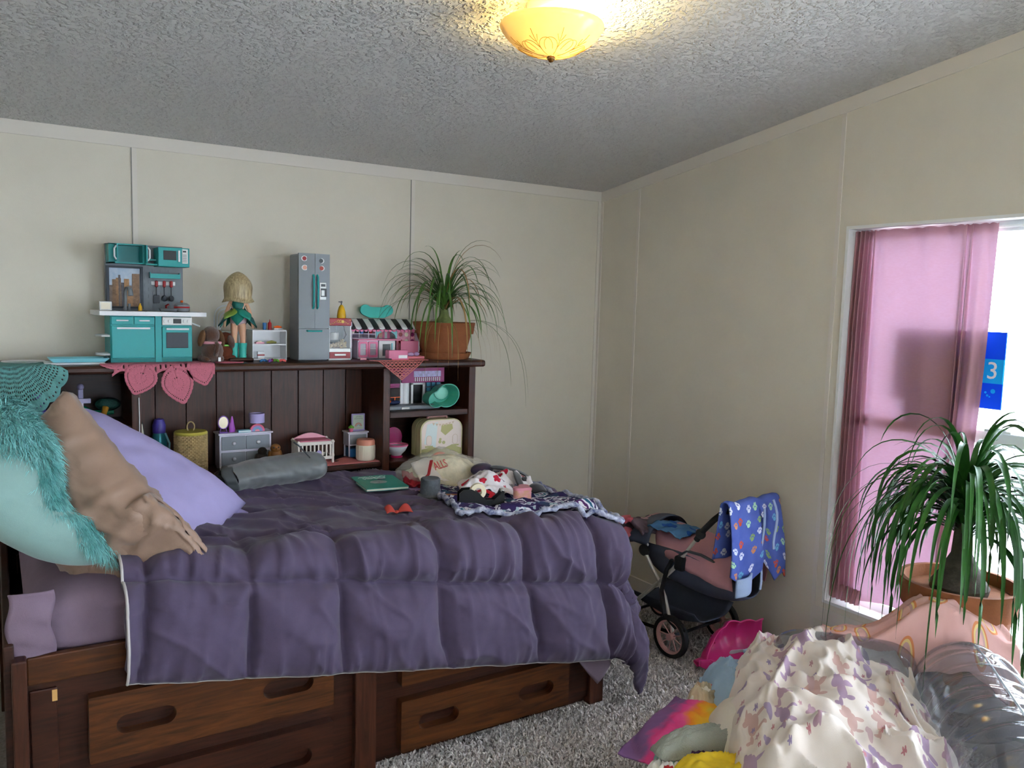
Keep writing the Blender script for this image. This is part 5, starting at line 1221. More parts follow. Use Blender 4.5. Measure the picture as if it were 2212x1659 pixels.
def tub():
    t = thing('toy_bathtub', 'mint green toy bathtub tilted on its side in the upper right cubby', 'toy bathtub', (1.757, 3.352, z2+.006))
    def outline(s, n=48):
        p = []
        for i in range(n):
            a = 2*PI*i/n
            # union of two circles in polar form about the big one's centre
            r1 = .062*s; cx, r2 = -.058, .042*s
            dx, dz = math.cos(a), math.sin(a); b_ = dx*cx; disc = b_*b_-(cx*cx-r2*r2); r = r1
            if disc > 0 and b_ > 0: r = max(r1, b_+math.sqrt(disc))
            p.append((r*dx*1.0, r*dz*.86))
        return p
    MT = M('mint_tub_plastic', '45a890', .35); mb = MB(); secs = [(1.0, -.036), (1.02, -.04), (.95, -.04), (.90, -.035), (.78, .03), (.76, .034)]
    n = 48
    for s, y in secs: mb.v += [(p[0], y, p[1]) for p in outline(s)]
    for k_ in range(len(secs)-1):
        for i in range(n): mb.f.append((k_*n+i, k_*n+(i+1) % n, (k_+1)*n+(i+1) % n, (k_+1)*n+i))
    mb.f.append(tuple(5*n+i for i in range(n)))
    k0 = len(mb.v); mb.v += [(p[0], .04, p[1]) for p in outline(.84)]
    for i in range(n): mb.f.append((i, (i+1) % n, k0+(i+1) % n, k0+i))
    mb.f.append(tuple(k0+i for i in range(n))[::-1])
    mb.xf(Matrix.Translation((.01, 0, .058)) @ Matrix.Rotation(-.3, 4, 'Y')); mb.o('tub', MT, t)
    MB().ell((.012, .028, .062), (.036, .004, .03)).o('basin_floor', M('pale_mint', '8fd6c2', .3), t)
tub()
t = thing('toy_toilet', 'magenta and white toy toilet in the lower right cubby', 'toy toilet', (1.553, 3.40, z3)); MB().lathe([(.026, 0), (.022, .008), (.024, .014), (.04, .03), (.05, .05), (.05, .054), (.044, .054), (.03, .035), (.0001, .03)], 24).o('bowl', WPL, t); MB().lathe([(.034, .054), (.053, .054), (.053, .06), (.034, .06), (.034, .054)], 24).o('seat', PINK, t); MB().lathe([(.0275, 0), (.0275, .006), (.022, .009)], 20).o('base_ring', HOT, t)
MB().prism([(-.04, .06), (.045, .06)]+[(.0025+.047*math.cos(a), .085+.047*math.sin(a)) for a in np.linspace(0, PI, 12)], .048, .058, 'y').o('lid', M('magenta_gloss', '8c0f52', .25), t); B('tank', CRM, t, -.03, .055, .06, .085, 0, .065, .004)
def case():
    t = thing('toy_suitcase', 'cream toy suitcase with pastel house front in the lower right cubby', 'toy case', (1.755, 3.345, z3+.0005))
    OL = M('cream_olive_plastic', 'd6cf9c', .35); p = rrect(-.112, .112, 0, .172, .05, 8); p = [(x, z) for x, z in p if z > .05 or True]
    pts = [(-.108, 0), (.112, 0)]+[(.062+.05*math.cos(a), .122+.05*math.sin(a)) for a in np.linspace(0, PI/2, 9)]+[(-.058+.05*math.cos(a), .122+.05*math.sin(a)) for a in np.linspace(PI/2, PI, 9)]
    MB().prism(pts, 0, .042, 'y').o('front_shell', OL, t); MB().prism([(x*.985, z*.99) for x, z in pts], .043, .05, 'y').o('seam', M('olive_line', '9a945c', .4), t); MB().prism(pts, .051, .095, 'y').o('rear_shell', OL, t)
    f = MB().prism([(x*.95, .004+z*.95) for x, z in pts], -.002, .0005, 'y').o('print_panel', M('pale_pink_print', 'ecdcd2', .4), t)
    MB().prism([(x*.95, z) for x, z in ((-.108, .004), (.112, .004), (.112, .03), (.06, .05), (.0, .03), (-.05, .045), (-.108, .035))], -.0028, -.002, 'y').o('printed_hills', M('sage_print', 'b9b57c', .45), f)
    MB().prism([(.0, .145), (.055, .148), (.06, .125), (.02, .095), (-.004, .115)], -.0028, -.002, 'y').o('printed_canopy', M('sage_print', 'b9b57c', .45), f)
    MB().prism([(-.09, .06), (-.03, .04), (-.02, .16), (-.075, .15)], -.0025, -.002, 'y').o('printed_sky', M('pale_blue_print', 'd9e4e2', .45), f)
    for x in (-.065, .072):
        MB().prism(rrect(x-.014, x+.014, .05, .098, .013, 5), -.0032, -.0026, 'y').o('printed_window', M('tan_line_print', 'd4bda6', .45), f); MB().prism(rrect(x-.012, x+.012, .052, .096, .011, 5), -.0036, -.003, 'y').o('printed_pane', M('pale_pink_print', 'ecdcd2', .4), f); B('printed_sill', M('sage_print', 'b9b57c', .45), f, x-.02, x+.02, -.0034, -.003, .042, .05)
    for i in range(7): MB().prism([(-.05+i*.017, .158-.008*math.sin(i/6*PI)), (-.036+i*.017, .158-.008*math.sin((i+.8)/6*PI)), (-.043+i*.017, .146-.008*math.sin((i+.4)/6*PI))], -.0034, -.003, 'y').o('printed_flag', M('tan_line_print', 'd4bda6', .45), f)
    for x, z, r in ((-.008, .066, .008), (-.006, .078, .006), (.012, .062, .008)): MB().lathe([(r, -.0005), (r, .0005)], 12, (x, -.0032, z), Matrix.Rotation(PI/2, 4, 'X')).o('printed_bush', M('sage_print', 'b9b57c', .45), f)
    MB().tube([(-.05, .046, .17), (-.046, .046, .183), (.046, .046, .183), (.05, .046, .17)], .008, 10).o('handle', M('dusty_pink_plastic', 'd9a19c', .4), t)
case()
# ================================================================ things on the bed
SAT = M('grey_satin', '6d7072', .35, var=.08, scale=10, sheen=.3)
def sack():
    t = thing('drawstring_bag', 'grey satin drawstring bag lying on the comforter by the toy crib', 'bag', (0, 0, 0))
    zb = ztop(.92, 3.10)
    def fn(u, v):
        a = 2*PI*v; x = .735+.365*u; e = (1-abs(2*u-1)**8)**.35 if u > .5 else 1-.18*(1-u*2)**2
        e = max(e, .05)
        r = .066*e*(1+.12*fbm(u*4, math.cos(a)*1.2, math.sin(a)*1.2)+.08*fbm(u*11, math.cos(a)*3, math.sin(a)*3))
        cy = 3.085+.03*math.sin(u*3)
        z = zb+.045+r*math.sin(a)*.86
        return (x+.012*math.cos(a*2)*(1-u), cy+r*math.cos(a)*1.25, max(zb-.006, z+.022*u))
    MB().grid(fn, 54, 40).o('sack_body', SAT, t, sharp=180)
    def hem(u, v):
        a = 2*PI*v; x = .738+.025*u-.05*(1-u)*.0; r = .054+.006*u+.004*math.sin(a*7)
        return (.70+.042*u+.01*math.sin(a*2), 3.085+r*math.cos(a)*1.2, max(zb-.004, zb+.045+r*math.sin(a)*.8))
    MB().grid(hem, 6, 40).o('hem', M('dark_grey_satin', '4c5052', .4), t, solid=.003, sharp=180)
    MB().tube([(.70, 3.13, zb+.07), (.672, 3.12, zb+.055), (.665, 3.10, zb+.02), (.672, 3.08, zb+.012)], .0016, 6).o('drawstring', BLK, t)
    MB().tube([(1.02, 3.03, zb+.11), (.985, 3.05, zb+.155), (.965, 3.06, zb+.172)], .006, 7, flat=.4).o('toggle_strap', DGR, t)
sack()
def quad_cloth(name, label, cat, corners, mat, nu=40, nv=36, off=.006, amp=.008, su=.5, sv=.5, fr=6, seed=0.0, group=None, hem=None, solid=.004, extra=None):
    """cloth laid on the comforter between four XY corners"""
    c = [Vector((*p, 0)) for p in corners]
    t = thing(name, label, cat, (0, 0, 0), group=group); rim = []
    def fn(u, v):
        p = (c[0]*(1-u)+c[1]*u)*(1-v)+(c[3]*(1-u)+c[2]*u)*v
        p.x += .012*fbm(u*4, v*4, seed); p.y += .012*fbm(u*4, v*4, seed+5)
        z = ztop(p.x, p.y)+off+amp*(fbm(u*fr, v*fr, seed+2)+.6)
        if extra: z += extra(u, v)
        return (p.x, p.y, z)
    o = cloth(fn, nu, nv, su, sv, 'fabric', mat, t, solid=solid)
    if hem:
        for e in ('u0', 'v0', 'u1'):
            pts = []
            for k_ in range(50):
                q = k_/49; p = Vector(fn(0 if e == 'u0' else 1 if e == 'u1' else q, q if e != 'v0' else 0)); p.z += .004; pts.append(p)
            MB().tube(pts, [.010+.003*math.sin(k_*2.3) for k_ in range(50)], 8).o('rolled_edge', hem, t, sharp=180)
    return t
MAND = print_mat('navy_mandala_fleece', ['1f2a52', '3a2a5e', '1f5a70'], [(7.5, [(0, 0, .40, .40)], ['d9d8e2'], .0, 1.0, .25), (7.5, [(0, 0, .34, .34)], ['2a2f60', '3c2a5c', '24607a'], .0, 1.0, .25), (7.5, [(0, 0, .22, .22)], ['e2e0ea'], .0, 1.0, .25), (7.5, [(0, 0, .15, .15)], ['3a3a74', '5a2f6a'], .0, 1, .25), (7.5, [(0, 0, .07, .07)], ['ecebf2'], .0, 1.0, .25), (46, [(0, 0, .3, .3)], ['c9c8d8', 'a9c3cc'], 3.0, .45)], warp=.05)
HEMM = print_mat('striped_fleece_edge', ['2b3a66', '3a2d5a'], [(28, [(0, 0, .5, .34)], ['e4e2ea'], 1.0, .7)])
quad_cloth('throw_blanket', 'navy and white mandala print throw folded over the foot corner of the bed', 'blanket', [(1.37, 2.47), (1.975, 2.285), (1.90, 2.84), (1.50, 2.99)], MAND, 56, 44, .010, .012, .62, .55, 5, 1.0,
           hem=M('white_blue_edge', 'd0d2de', .85, col2='34406e', scale=38))
def on_bed(x, y, d=.0): return (x, y, ztop(x, y, d))
t = thing('picture_book', 'thin teal picture book lying on the comforter', 'book', on_bed(1.30, 3.01, .008), -.12); B('pages', MATS['book_pages'], t, -.083, .085, -.118, .118, .0015, .0085); B('cover', M('teal_cover', '2f9484', .4, var=.08), t, -.087, .087, -.12, .12, .0086, .0105); B('back_cover', M('teal_cover', '2f9484', .4), t, -.087, .087, -.12, .12, 0, .0014)
g_ = M('white_ink', 'dfe6e0', .5)
MB().ell((-.005, -.01, .0107), (.035, .03, .0008)).o('cover_picture', M('grey_print', '8f9a94', .5, var=.4, scale=60), t)
scribble(-.065, .05, .085, .009, 'title', g_, t, .0106, 1, True); scribble(-.05, .045, .058, .009, 'title', g_, t, .0106, 2, True)
t = thing('patterned_book', 'patterned paperback half under the teal picture book', 'book', on_bed(1.415, 2.99, .006), .35); B('pages', MATS['book_pages'], t, -.05, .05, -.07, .07, .001, .007); B('cover', print_mat('patchwork_cover', ['c9a890', '8a6f9a', 'd8d2c4'], [(40, [(0, 0, .35, .35)], ['b54a4a', '3f5f8a', 'd8b85a', '4a8a6a'])], .5), t, -.052, .052, -.072, .072, .0071, .0085)
ZB = lambda x, y: ztop(x, y)
t = thing('plastic_cup', 'dark grey upturned plastic cup with wide rim on the comforter', 'cup', on_bed(1.425, 2.80, .002)); MB().lathe([(.0001, .084), (.034, .084), (.038, .08), (.040, .022), (.042, .02), (.050, .016), (.051, .004), (.048, 0)], 28).o('cup', M('speckled_grey', '565b60', .5, var=.2, scale=120), t)
for q in (-1, 1): MB().ell((q*.052, 0, .008), (.014, .012, .006)).o('ear', DGR, t)
quad_cloth('red_cloth', 'small dark red cloth tucked beside the clear plastic bag', 'cloth', [(1.40, 2.97), (1.50, 2.91), (1.53, 3.05), (1.43, 3.08)], M('crimson_cloth', '8f1626', .8, var=.1), 16, 14, .014, .02, .1, .1, 5, 4.0)
def plastic_bag():
    t = thing('plastic_bag', 'clear crinkled plastic bag with red lettering and pale stuffing on the bed', 'plastic bag', (0, 0, 0)); cx, cy = 1.64, 3.06
    def dome(s, dz, k_):
        def fn(u, v):
            a = 2*PI*u; r = v
            x = cx+(.21*s*math.cos(a)*(1+.1*math.cos(2*a)))*r; y = cy+.15*s*math.sin(a)*r
            x += -.03*(y-cy)/.15
            h = .115*s*(1-r**2.6)*(1+.25*fbm(x*9, y*9, k_))+.012*fbm(x*30, y*30, k_+2)*(1-r*r)
            return (x, y, ztop(x, y)+.004+dz+max(0, h))
        return fn
    mt = bpy.data.materials.new('crinkled_film'); mt.use_nodes = True; n = mt.node_tree.nodes; l = mt.node_tree.links; b = n['Principled BSDF']
    b.inputs['Base Color'].default_value = (.85, .8, .72, 1); b.inputs['Roughness'].default_value = .12; b.inputs['Alpha'].default_value = .28; b.inputs['Specular IOR Level'].default_value = .9
    MB().grid(dome(1.0, .006, 1.0), 80, 26).o('film', mt, t, sharp=180)
    MB().grid(dome(.86, .0, 3.0), 60, 18).o('stuffing', M('cream_stuffing', 'd6cba4', .9, var=.25, scale=25), t, sharp=180)
    q = MB().grid(lambda u, v: (1.47+.16*u, 2.945+.13*v+.02*u, dome(.93, .004, 3.0)(0, 0)[2]*0+ztop(1.47+.16*u, 2.945+.13*v)+.02+.075*math.sin(min(1, .15+v*.8)*PI/2)*math.sin(.5+u*1.8)), 16, 14).o('printed_insert', M('off_white_card', 'ded6cc', .6), t, solid=.001, sharp=180)
    tx = text('ALLS', .05, 'lettering', M('red_ink', 'b03038', .5), t, 0, 0, 0, M4=Matrix.Rotation(.55, 4, 'Z') @ Matrix.Rotation(-PI/2+1.0, 4, 'X')); tx.location = (1.555, 2.965, ztop(1.555, 2.965)+.105)
    MB().tube([(1.455, 2.95, ztop(1.455, 2.95)+.03), (1.50, 2.965, ztop(1.5, 2.965)+.07), (1.53, 3.0, ztop(1.53, 3.0)+.105)], .008, 6, flat=.3).o('red_stripe', M('red_ink', 'b03038', .5), t)
    MB().ell((1.47, 2.96, ztop(1.47, 2.96)+.02), (.02, .03, .02)).o('red_label', M('crimson_cloth', '8f1626', .8), t)
plastic_bag()
t = thing('orange_ring', 'orange plastic ring toy standing behind the clear plastic bag', 'toy ring', on_bed(1.69, 3.235, .0)); MB().tube([(.048*math.cos(a), 0, .05+.048*math.sin(a)) for a in np.linspace(0, 2*PI, 30)], .010, 8).o('ring', ORG, t); MB().lathe([(.036, -.004), (.036, .004)], 20, (0, .0, .05), Matrix.Rotation(PI/2, 4, 'X')).o('disc', M('rose_red_plastic', 'c23048', .4), t)
XM = print_mat('poinsettia_cotton', ['e6e0e4', 'efeaec'], [(11, FLOWER, ['c02440'], 0, .45), (17, FLOWER, ['b9b0b6', '8f8a90'], 3, .3), (9, STAR, ['c02440'], 5, .4)])
quad_cloth('holiday_cloth', 'white cotton cloth with red flower print crumpled on the throw blanket', 'cloth', [(1.49, 2.66), (1.72, 2.62), (1.82, 2.86), (1.60, 2.90)], XM, 44, 40, .02, .03, .34, .34, 3.5, 2.0, extra=lambda u, v: .06*math.sin(u*PI)*math.sin(v*PI))
quad_cloth('holiday_cloth', 'narrow fold of white printed cloth behind the crumpled flower cloth', 'cloth', [(1.75, 2.74), (1.87, 2.72), (1.88, 2.86), (1.78, 2.90)], XM, 20, 20, .03, .03, .15, .18, 4, 7.0, extra=lambda u, v: .03*math.sin(u*PI)*math.sin(v*PI))
VEL = M('black_velvet', '14121a', .85, sheen=.4)
t = thing('black_ribbon', 'black velvet ribbon looped over the printed cloth on the bed', 'ribbon'); zr = ztop(1.8, 2.8)

def rib(pts, w_, nm):
    mb = MB(); V = []; F = []
    for i, p in enumerate(pts):
        q = Vector(pts[min(i+1, len(pts)-1)])-Vector(pts[max(i-1, 0)]); sd = q.cross(Vector((.3, -.5, .8))).normalized()*w_/2; V += [Vector(p)-sd, Vector(p)+sd]
    for i in range(len(pts)-1): F.append((2*i, 2*i+1, 2*i+3, 2*i+2))
    mb.add(V, F); return mb.o(nm, VEL, t, solid=.004, sub=2, sharp=180)
rib([(1.755, 2.90, zr+.085), (1.80, 2.88, zr+.085), (1.85, 2.84, zr+.075), (1.875, 2.79, zr+.06), (1.86, 2.755, zr+.05), (1.83, 2.77, zr+.055)], .032, 'ribbon')
rib([(1.83, 2.80, zr+.075), (1.795, 2.75, zr+.08), (1.775, 2.70, zr+.06), (1.765, 2.65, zr+.035)], .038, 'ribbon_tail')
rib([(1.80, 2.66, zr+.03), (1.84, 2.66, zr+.045), (1.885, 2.67, zr+.028)], .05, 'ribbon_tail')
MB().ell((1.735, 2.93, zr+.072), (.055, .03, .028)).o('bunch', M('dark_plum_velvet', '2a1a36', .85, sheen=.4), t)
def tape():
    t = thing('tape_dispenser', 'black desk tape dispenser with a tape roll on the throw blanket', 'tape dispenser', on_bed(1.505, 2.545, .022), -.30)
    prof = [(-.085, 0), (.085, 0), (.085, .048), (.076, .052), (.068, .036), (.045, .016), (.018, .018), (.0, .032), (-.012, .046), (-.04, .06), (-.07, .058), (-.085, .045)]
    for y in (-.022, .016): MB().prism(prof, y, y+.006, 'y').o('side_wall', BLK, t)
    B('base', BLK, t, -.084, .084, -.016, .016, 0, .012, .002); B('cutter', SIL, t, .074, .084, -.014, .014, .046, .054)
    MB().lathe([(.014, -.009), (.03, -.009), (.03, .009), (.014, .009), (.014, -.009)], 26, (-.012, 0, .048), Matrix.Rotation(PI/2, 4, 'X')).o('tape_roll', M('cream_tape', 'ded2b4', .35), t)
tape()
t = thing('red_ribbon', 'short red satin ribbon scrap behind the tape dispenser', 'ribbon'); zr = ztop(1.58, 2.62); MB().tube([(1.53, 2.66, zr+.04), (1.57, 2.64, zr+.06), (1.60, 2.62, zr+.045), (1.585, 2.60, zr+.03)], .015, 8, flat=.25).o('ribbon', M('scarlet_satin', 'b81c2c', .35), t)
t = thing('wooden_stick', 'short tan wooden stick lying behind the tape dispenser', 'stick', on_bed(1.49, 2.70, .03), -.5); MB().box(-.05, .05, -.007, .007, 0, .008, .003).o('stick', M('tan_wood', 'a8714a', .6), t)
def heart_box():
    t = thing('heart_box', 'small heart shaped pink and gold box on the throw blanket', 'box', on_bed(1.70, 2.56, .024), .5)
    h = [(.04*math.sin(a)**3*1.05, .036*(.8125*math.cos(a)-.3125*math.cos(2*a)-.125*math.cos(3*a)-.06*math.cos(4*a))) for a in np.linspace(0, 2*PI, 40)[:-1]]
    MB().prism(h, 0, .036, 'z').o('box', M('gold_print_card', 'b98f5c', .5, col2='d88aa8', scale=30), t); MB().prism([(x*1.04, y*1.04) for x, y in h], .0361, .046, 'z').o('lid', M('dusty_rose_card', 'c97f8e', .4), t)
heart_box()
t = thing('felt_bow', 'small red felt bow lying alone on the plum comforter', 'bow', on_bed(1.185, 2.585, .004), -.2); FB = M('red_felt', 'b8443c', .9)
for q, s in ((1, 1.2), (-1, .9)): MB().grid(lambda u, v: (q*(.004+.04*s*u), (v-.5)*(.012+.035*u*s), .004+.026*math.sin(u*2.6)*(.25+.75*v)), 8, 6).o('bow_loop', FB, t, solid=.002, sharp=180)
MB().ell((0, 0, .006), (.008, .008, .006)).o('knot', FB, t)

# ================================================================ window things
def curtain():
    t = thing('curtain', 'sheer pink curtain hanging gathered in the window', 'curtain', (0, 0, 0))
    mt = bpy.data.materials.new('sheer_pink_voile'); mt.use_nodes = True; n = mt.node_tree.nodes; l = mt.node_tree.links; n.remove(n['Principled BSDF']); out = n['Material Output']
    tc = n.new('ShaderNodeTexCoord'); mp = n.new('ShaderNodeMapping'); mp.inputs['Scale'].default_value = (1, 160, 420); l.new(tc.outputs['Object'], mp.inputs[0])
    nz = n.new('ShaderNodeTexNoise'); nz.inputs['Scale'].default_value = 1; nz.inputs['Detail'].default_value = 2; l.new(mp.outputs[0], nz.inputs['Vector'])
    mr = n.new('ShaderNodeMapRange'); mr.inputs[1].default_value = .3; mr.inputs[2].default_value = .7; mr.inputs[3].default_value = .001; mr.inputs[4].default_value = .009; l.new(nz.outputs[0], mr.inputs[0])
    tl = n.new('ShaderNodeBsdfTranslucent'); tl.inputs[0].default_value = (.10, .052, .075, 1)
    n4 = n.new('ShaderNodeTexNoise'); n4.inputs['Scale'].default_value = .5; n4.inputs['Detail'].default_value = 3; l.new(mp.outputs[0], n4.inputs['Vector'])
    rp = n.new('ShaderNodeValToRGB'); rp.color_ramp.elements[0].position = .35; rp.color_ramp.elements[1].position = .65; rp.color_ramp.elements[0].color = (.088, .042, .062, 1); rp.color_ramp.elements[1].color = (.108, .060, .086, 1); l.new(n4.outputs[0], rp.inputs[0]); l.new(rp.outputs[0], tl.inputs[0])
    df = n.new('ShaderNodeBsdfDiffuse'); df.inputs[0].default_value = (.86, .46, .50, 1)
    tr = n.new('ShaderNodeBsdfTransparent'); tr.inputs[0].default_value = (.86, .78, 1.0, 1)
    m1 = n.new('ShaderNodeMixShader'); m1.inputs[0].default_value = .45; l.new(tl.outputs[0], m1.inputs[1]); l.new(df.outputs[0], m1.inputs[2])
    m2 = n.new('ShaderNodeMixShader'); l.new(mr.outputs[0], m2.inputs[0]); l.new(m1.outputs[0], m2.inputs[1]); l.new(tr.outputs[0], m2.inputs[2]); l.new(m2.outputs[0], out.inputs[0])
    X0 = XR+.045
    # control points of the folded path at the top and at the bottom: (y, x offset)
    ctl = [(2.034, .0), (2.024, -.022), (2.016, .018), (2.004, -.026), (1.998, .018), (1.984, -.028), (1.980, .02), (1.962, -.026), (1.962, .018), (1.936, -.030), (1.944, .010), (1.905, -.014), (1.84, .0), (1.78, .004), (1.72, -.003), (1.66, .004), (1.612, .0), (1.590, -.018), (1.596, .016), (1.570, -.020), (1.572, .012), (1.535, -.014), (1.510, .006), (1.487, .0)]
    K = len(ctl)
    def path(u, v):
        s = u*(K-1); i = min(K-2, int(s)); f = s-i
        P0, P1, P2, P3 = (ctl[max(0, i-1)], ctl[i], ctl[i+1], ctl[min(K-1, i+2)])
        c_ = [.5*((2*P1[k])+(-P0[k]+P2[k])*f+(2*P0[k]-5*P1[k]+4*P2[k]-P3[k])*f*f+(-P0[k]+3*P1[k]-3*P2[k]+P3[k])*f**3) for k in (0, 1)]
        y, x = c_
        y += (.06*v**3)*max(0, (1.62-y)/.11)+.012*math.sin(v*2.2)*(u > .8)*v
        amp = .45+.55*min(1, v*3+.25)
        return (X0+x*amp+.006*math.sin(u*70)*max(0, 1-v*7)+.004*math.sin(u*9+v*4), min(2.032, y), 1.822-1.46*v+(-.012*math.sin(u*19)-.03*max(0, .35-u))*v+.004*abs(math.sin(u*70))*max(0, 1-v*20))
    MB().grid(path, 230, 70).o('voile', mt, t, sharp=180)
    MB().tube([(X0+.022, 2.036, 1.812), (X0+.022, .87, 1.812)], .005, 8).o('curtain_rod', WHITE, t)
    fl = MB().grid(lambda u, v: (X0-.01-.02*v+.006*math.sin(u*40), 2.02-.13*u, .40-.058*v), 40, 6).o('lower_hem', mt, t, sharp=180)
curtain()
t = thing('window_sign', 'royal blue card with cyan band and white numeral standing against the window glass', 'sign', (XR+.085, 1.648, 1.106))
def film(nm, c):
    mt = bpy.data.materials.new(nm); mt.use_nodes = True; n = mt.node_tree.nodes; l = mt.node_tree.links; n.remove(n['Principled BSDF'])
    tl = n.new('ShaderNodeBsdfTranslucent'); tl.inputs[0].default_value = (*[v*.12 for v in hexlin(c)], 1); df = n.new('ShaderNodeBsdfDiffuse'); df.inputs[0].default_value = (*hexlin(c), 1)
    ad = n.new('ShaderNodeAddShader'); l.new(tl.outputs[0], ad.inputs[0]); l.new(df.outputs[0], ad.inputs[1]); l.new(ad.outputs[0], n['Material Output'].inputs[0]); return mt
SG = film('royal_blue_film', '1a50d8'); CB = film('cyan_film', '22a8f0')
B('card', SG, t, 0, .006, -.2, .2, .075, .345); B('band', CB, t, -.0012, -.0002, -.2, .2, .165, .25)
B('easel_foot', SG, t, -.004, .004, -.08, .15, 0, .075)
RY = Matrix.Rotation(-PI/2, 4, 'Z')
tx = text('3', .085, 'numeral', WPL, t, 0, 0, 0, M4=RY); tx.location = (-.002, -.163, .207)
for y, z, r in ((-.17, .138, .008), (-.152, .122, .004), (-.145, .132, .004), (-.16, .118, .003)): MB().lathe([(r, -.0005), (r, .0005)], 14, (-.001, y, z), Matrix.Rotation(PI/2, 4, 'Y')).o('printed_dot', CB, t)

# big palm on a stool by the window
def palm_big():
    cx, cy = 2.515, 1.315
    s = thing('plush_stool', 'low round stool with brown shaggy top under the big potted palm', 'stool', (cx, cy, 0))
    BS = M('brown_shag', '5a4a44', .95, var=.3, scale=90, bump=1, bscale=250)
    MB().lathe([(.0001, .26), (.20, .26), (.225, .28), (.228, .32), (.205, .345), (.0001, .35)], 36).o('seat', BS, s)
    for a in (.6, 2.2, 3.8, 5.3): MB().tube([(.13*math.cos(a), .13*math.sin(a), .27), (.18*math.cos(a), .18*math.sin(a), 0)], [.016, .011], 10).o('leg', WDz, s)
    t = thing('potted_palm', 'large ponytail palm with drooping leaves in terracotta pot before the window', 'potted plant', (cx, cy, .351))
    MB().lathe([(.0001, 0), (.115, 0), (.15, .25), (.162, .25), (.172, .335), (.158, .335), (.148, .30), (.0001, .30)], 44).o('pot', TERR, t)
    MB().lathe([(.0001, .285), (.149, .298)], 30).o('soil', SOIL, t)
    MB().lathe([(.08, .29), (.085, .32), (.06, .36), (.03, .42), (.024, .52), (.02, .58), (.0001, .60)], 18).o('trunk', M('grey_trunk', '4a443c', .9, var=.3, scale=30, bump=.6, bscale=90), t)
    rr = random.Random(5)
    for i in range(215):
        az = rr.uniform(0, 2*PI); el = rr.uniform(.5, 1.5); L = rr.uniform(.36, .62)
        if math.cos(az) > .3: L *= .62
        h = .54+rr.uniform(-.07, .07)
        leaf_strip((.015*math.cos(az), .015*math.sin(az), h), az, el, L, rr.uniform(.012, .022), rr.uniform(7, 16), n=16, mats=LEAFD, parent=t, twist=rr.uniform(-1, 1))
    for i in range(9):
        az = rr.uniform(1.6, 3.6); leaf_strip((.02*math.cos(az), .02*math.sin(az), .56), az, rr.uniform(.5, 1.0), rr.uniform(.7, .95), .006, rr.uniform(6, 10), n=18, mats=LEAFD, parent=t)
palm_big()
# blue storage box with sneakers, mostly behind the laundry
t = thing('storage_box', 'low white storage box against the right wall behind the laundry', 'box', (2.66, 1.97, 0), .05); B('box', WPL, t, -.16, .16, -.17, .16, 0, .14, .01); B('lid', M('pale_blue_lid', 'a8bcd0', .4), t, -.165, .165, -.175, .165, .14, .155, .006)
for dx, rz, lb in ((-.03, .5, 'navy sneaker with white sole lying nearest the corner behind the laundry'), (.09, -.3, 'navy sneaker with pale blue stripe beside the other sneaker behind the laundry')):
    t = thing('sneaker', lb, 'shoe', (2.63+dx, 2.02-dx*.9, .156), rz, 'sneakers on the storage box')
    def sole(w_): return [(-.05+.0*w_, -.026), (.05, -.03), (.075, -.02), (.085, 0), (.075, .02), (.05, .03), (-.05, .026), (-.062, 0)]
    MB().prism(sole(0), 0, .012, 'z').o('sole', WPL, t); MB().ell((.03, 0, .02), (.05, .028, .024)).o('toe', M('navy_canvas', '1e2442', .8), t); MB().lathe([(.03, .012), (.03, .045), (.024, .05), (.02, .046)], 16, (-.03, 0, 0), sy=.8).o('heel', M('navy_canvas', '1e2442', .8), t); MB().tube([(.0, -.03, .022), (.03, -.031, .022)], .003, 6).o('stripe', AQP, t)

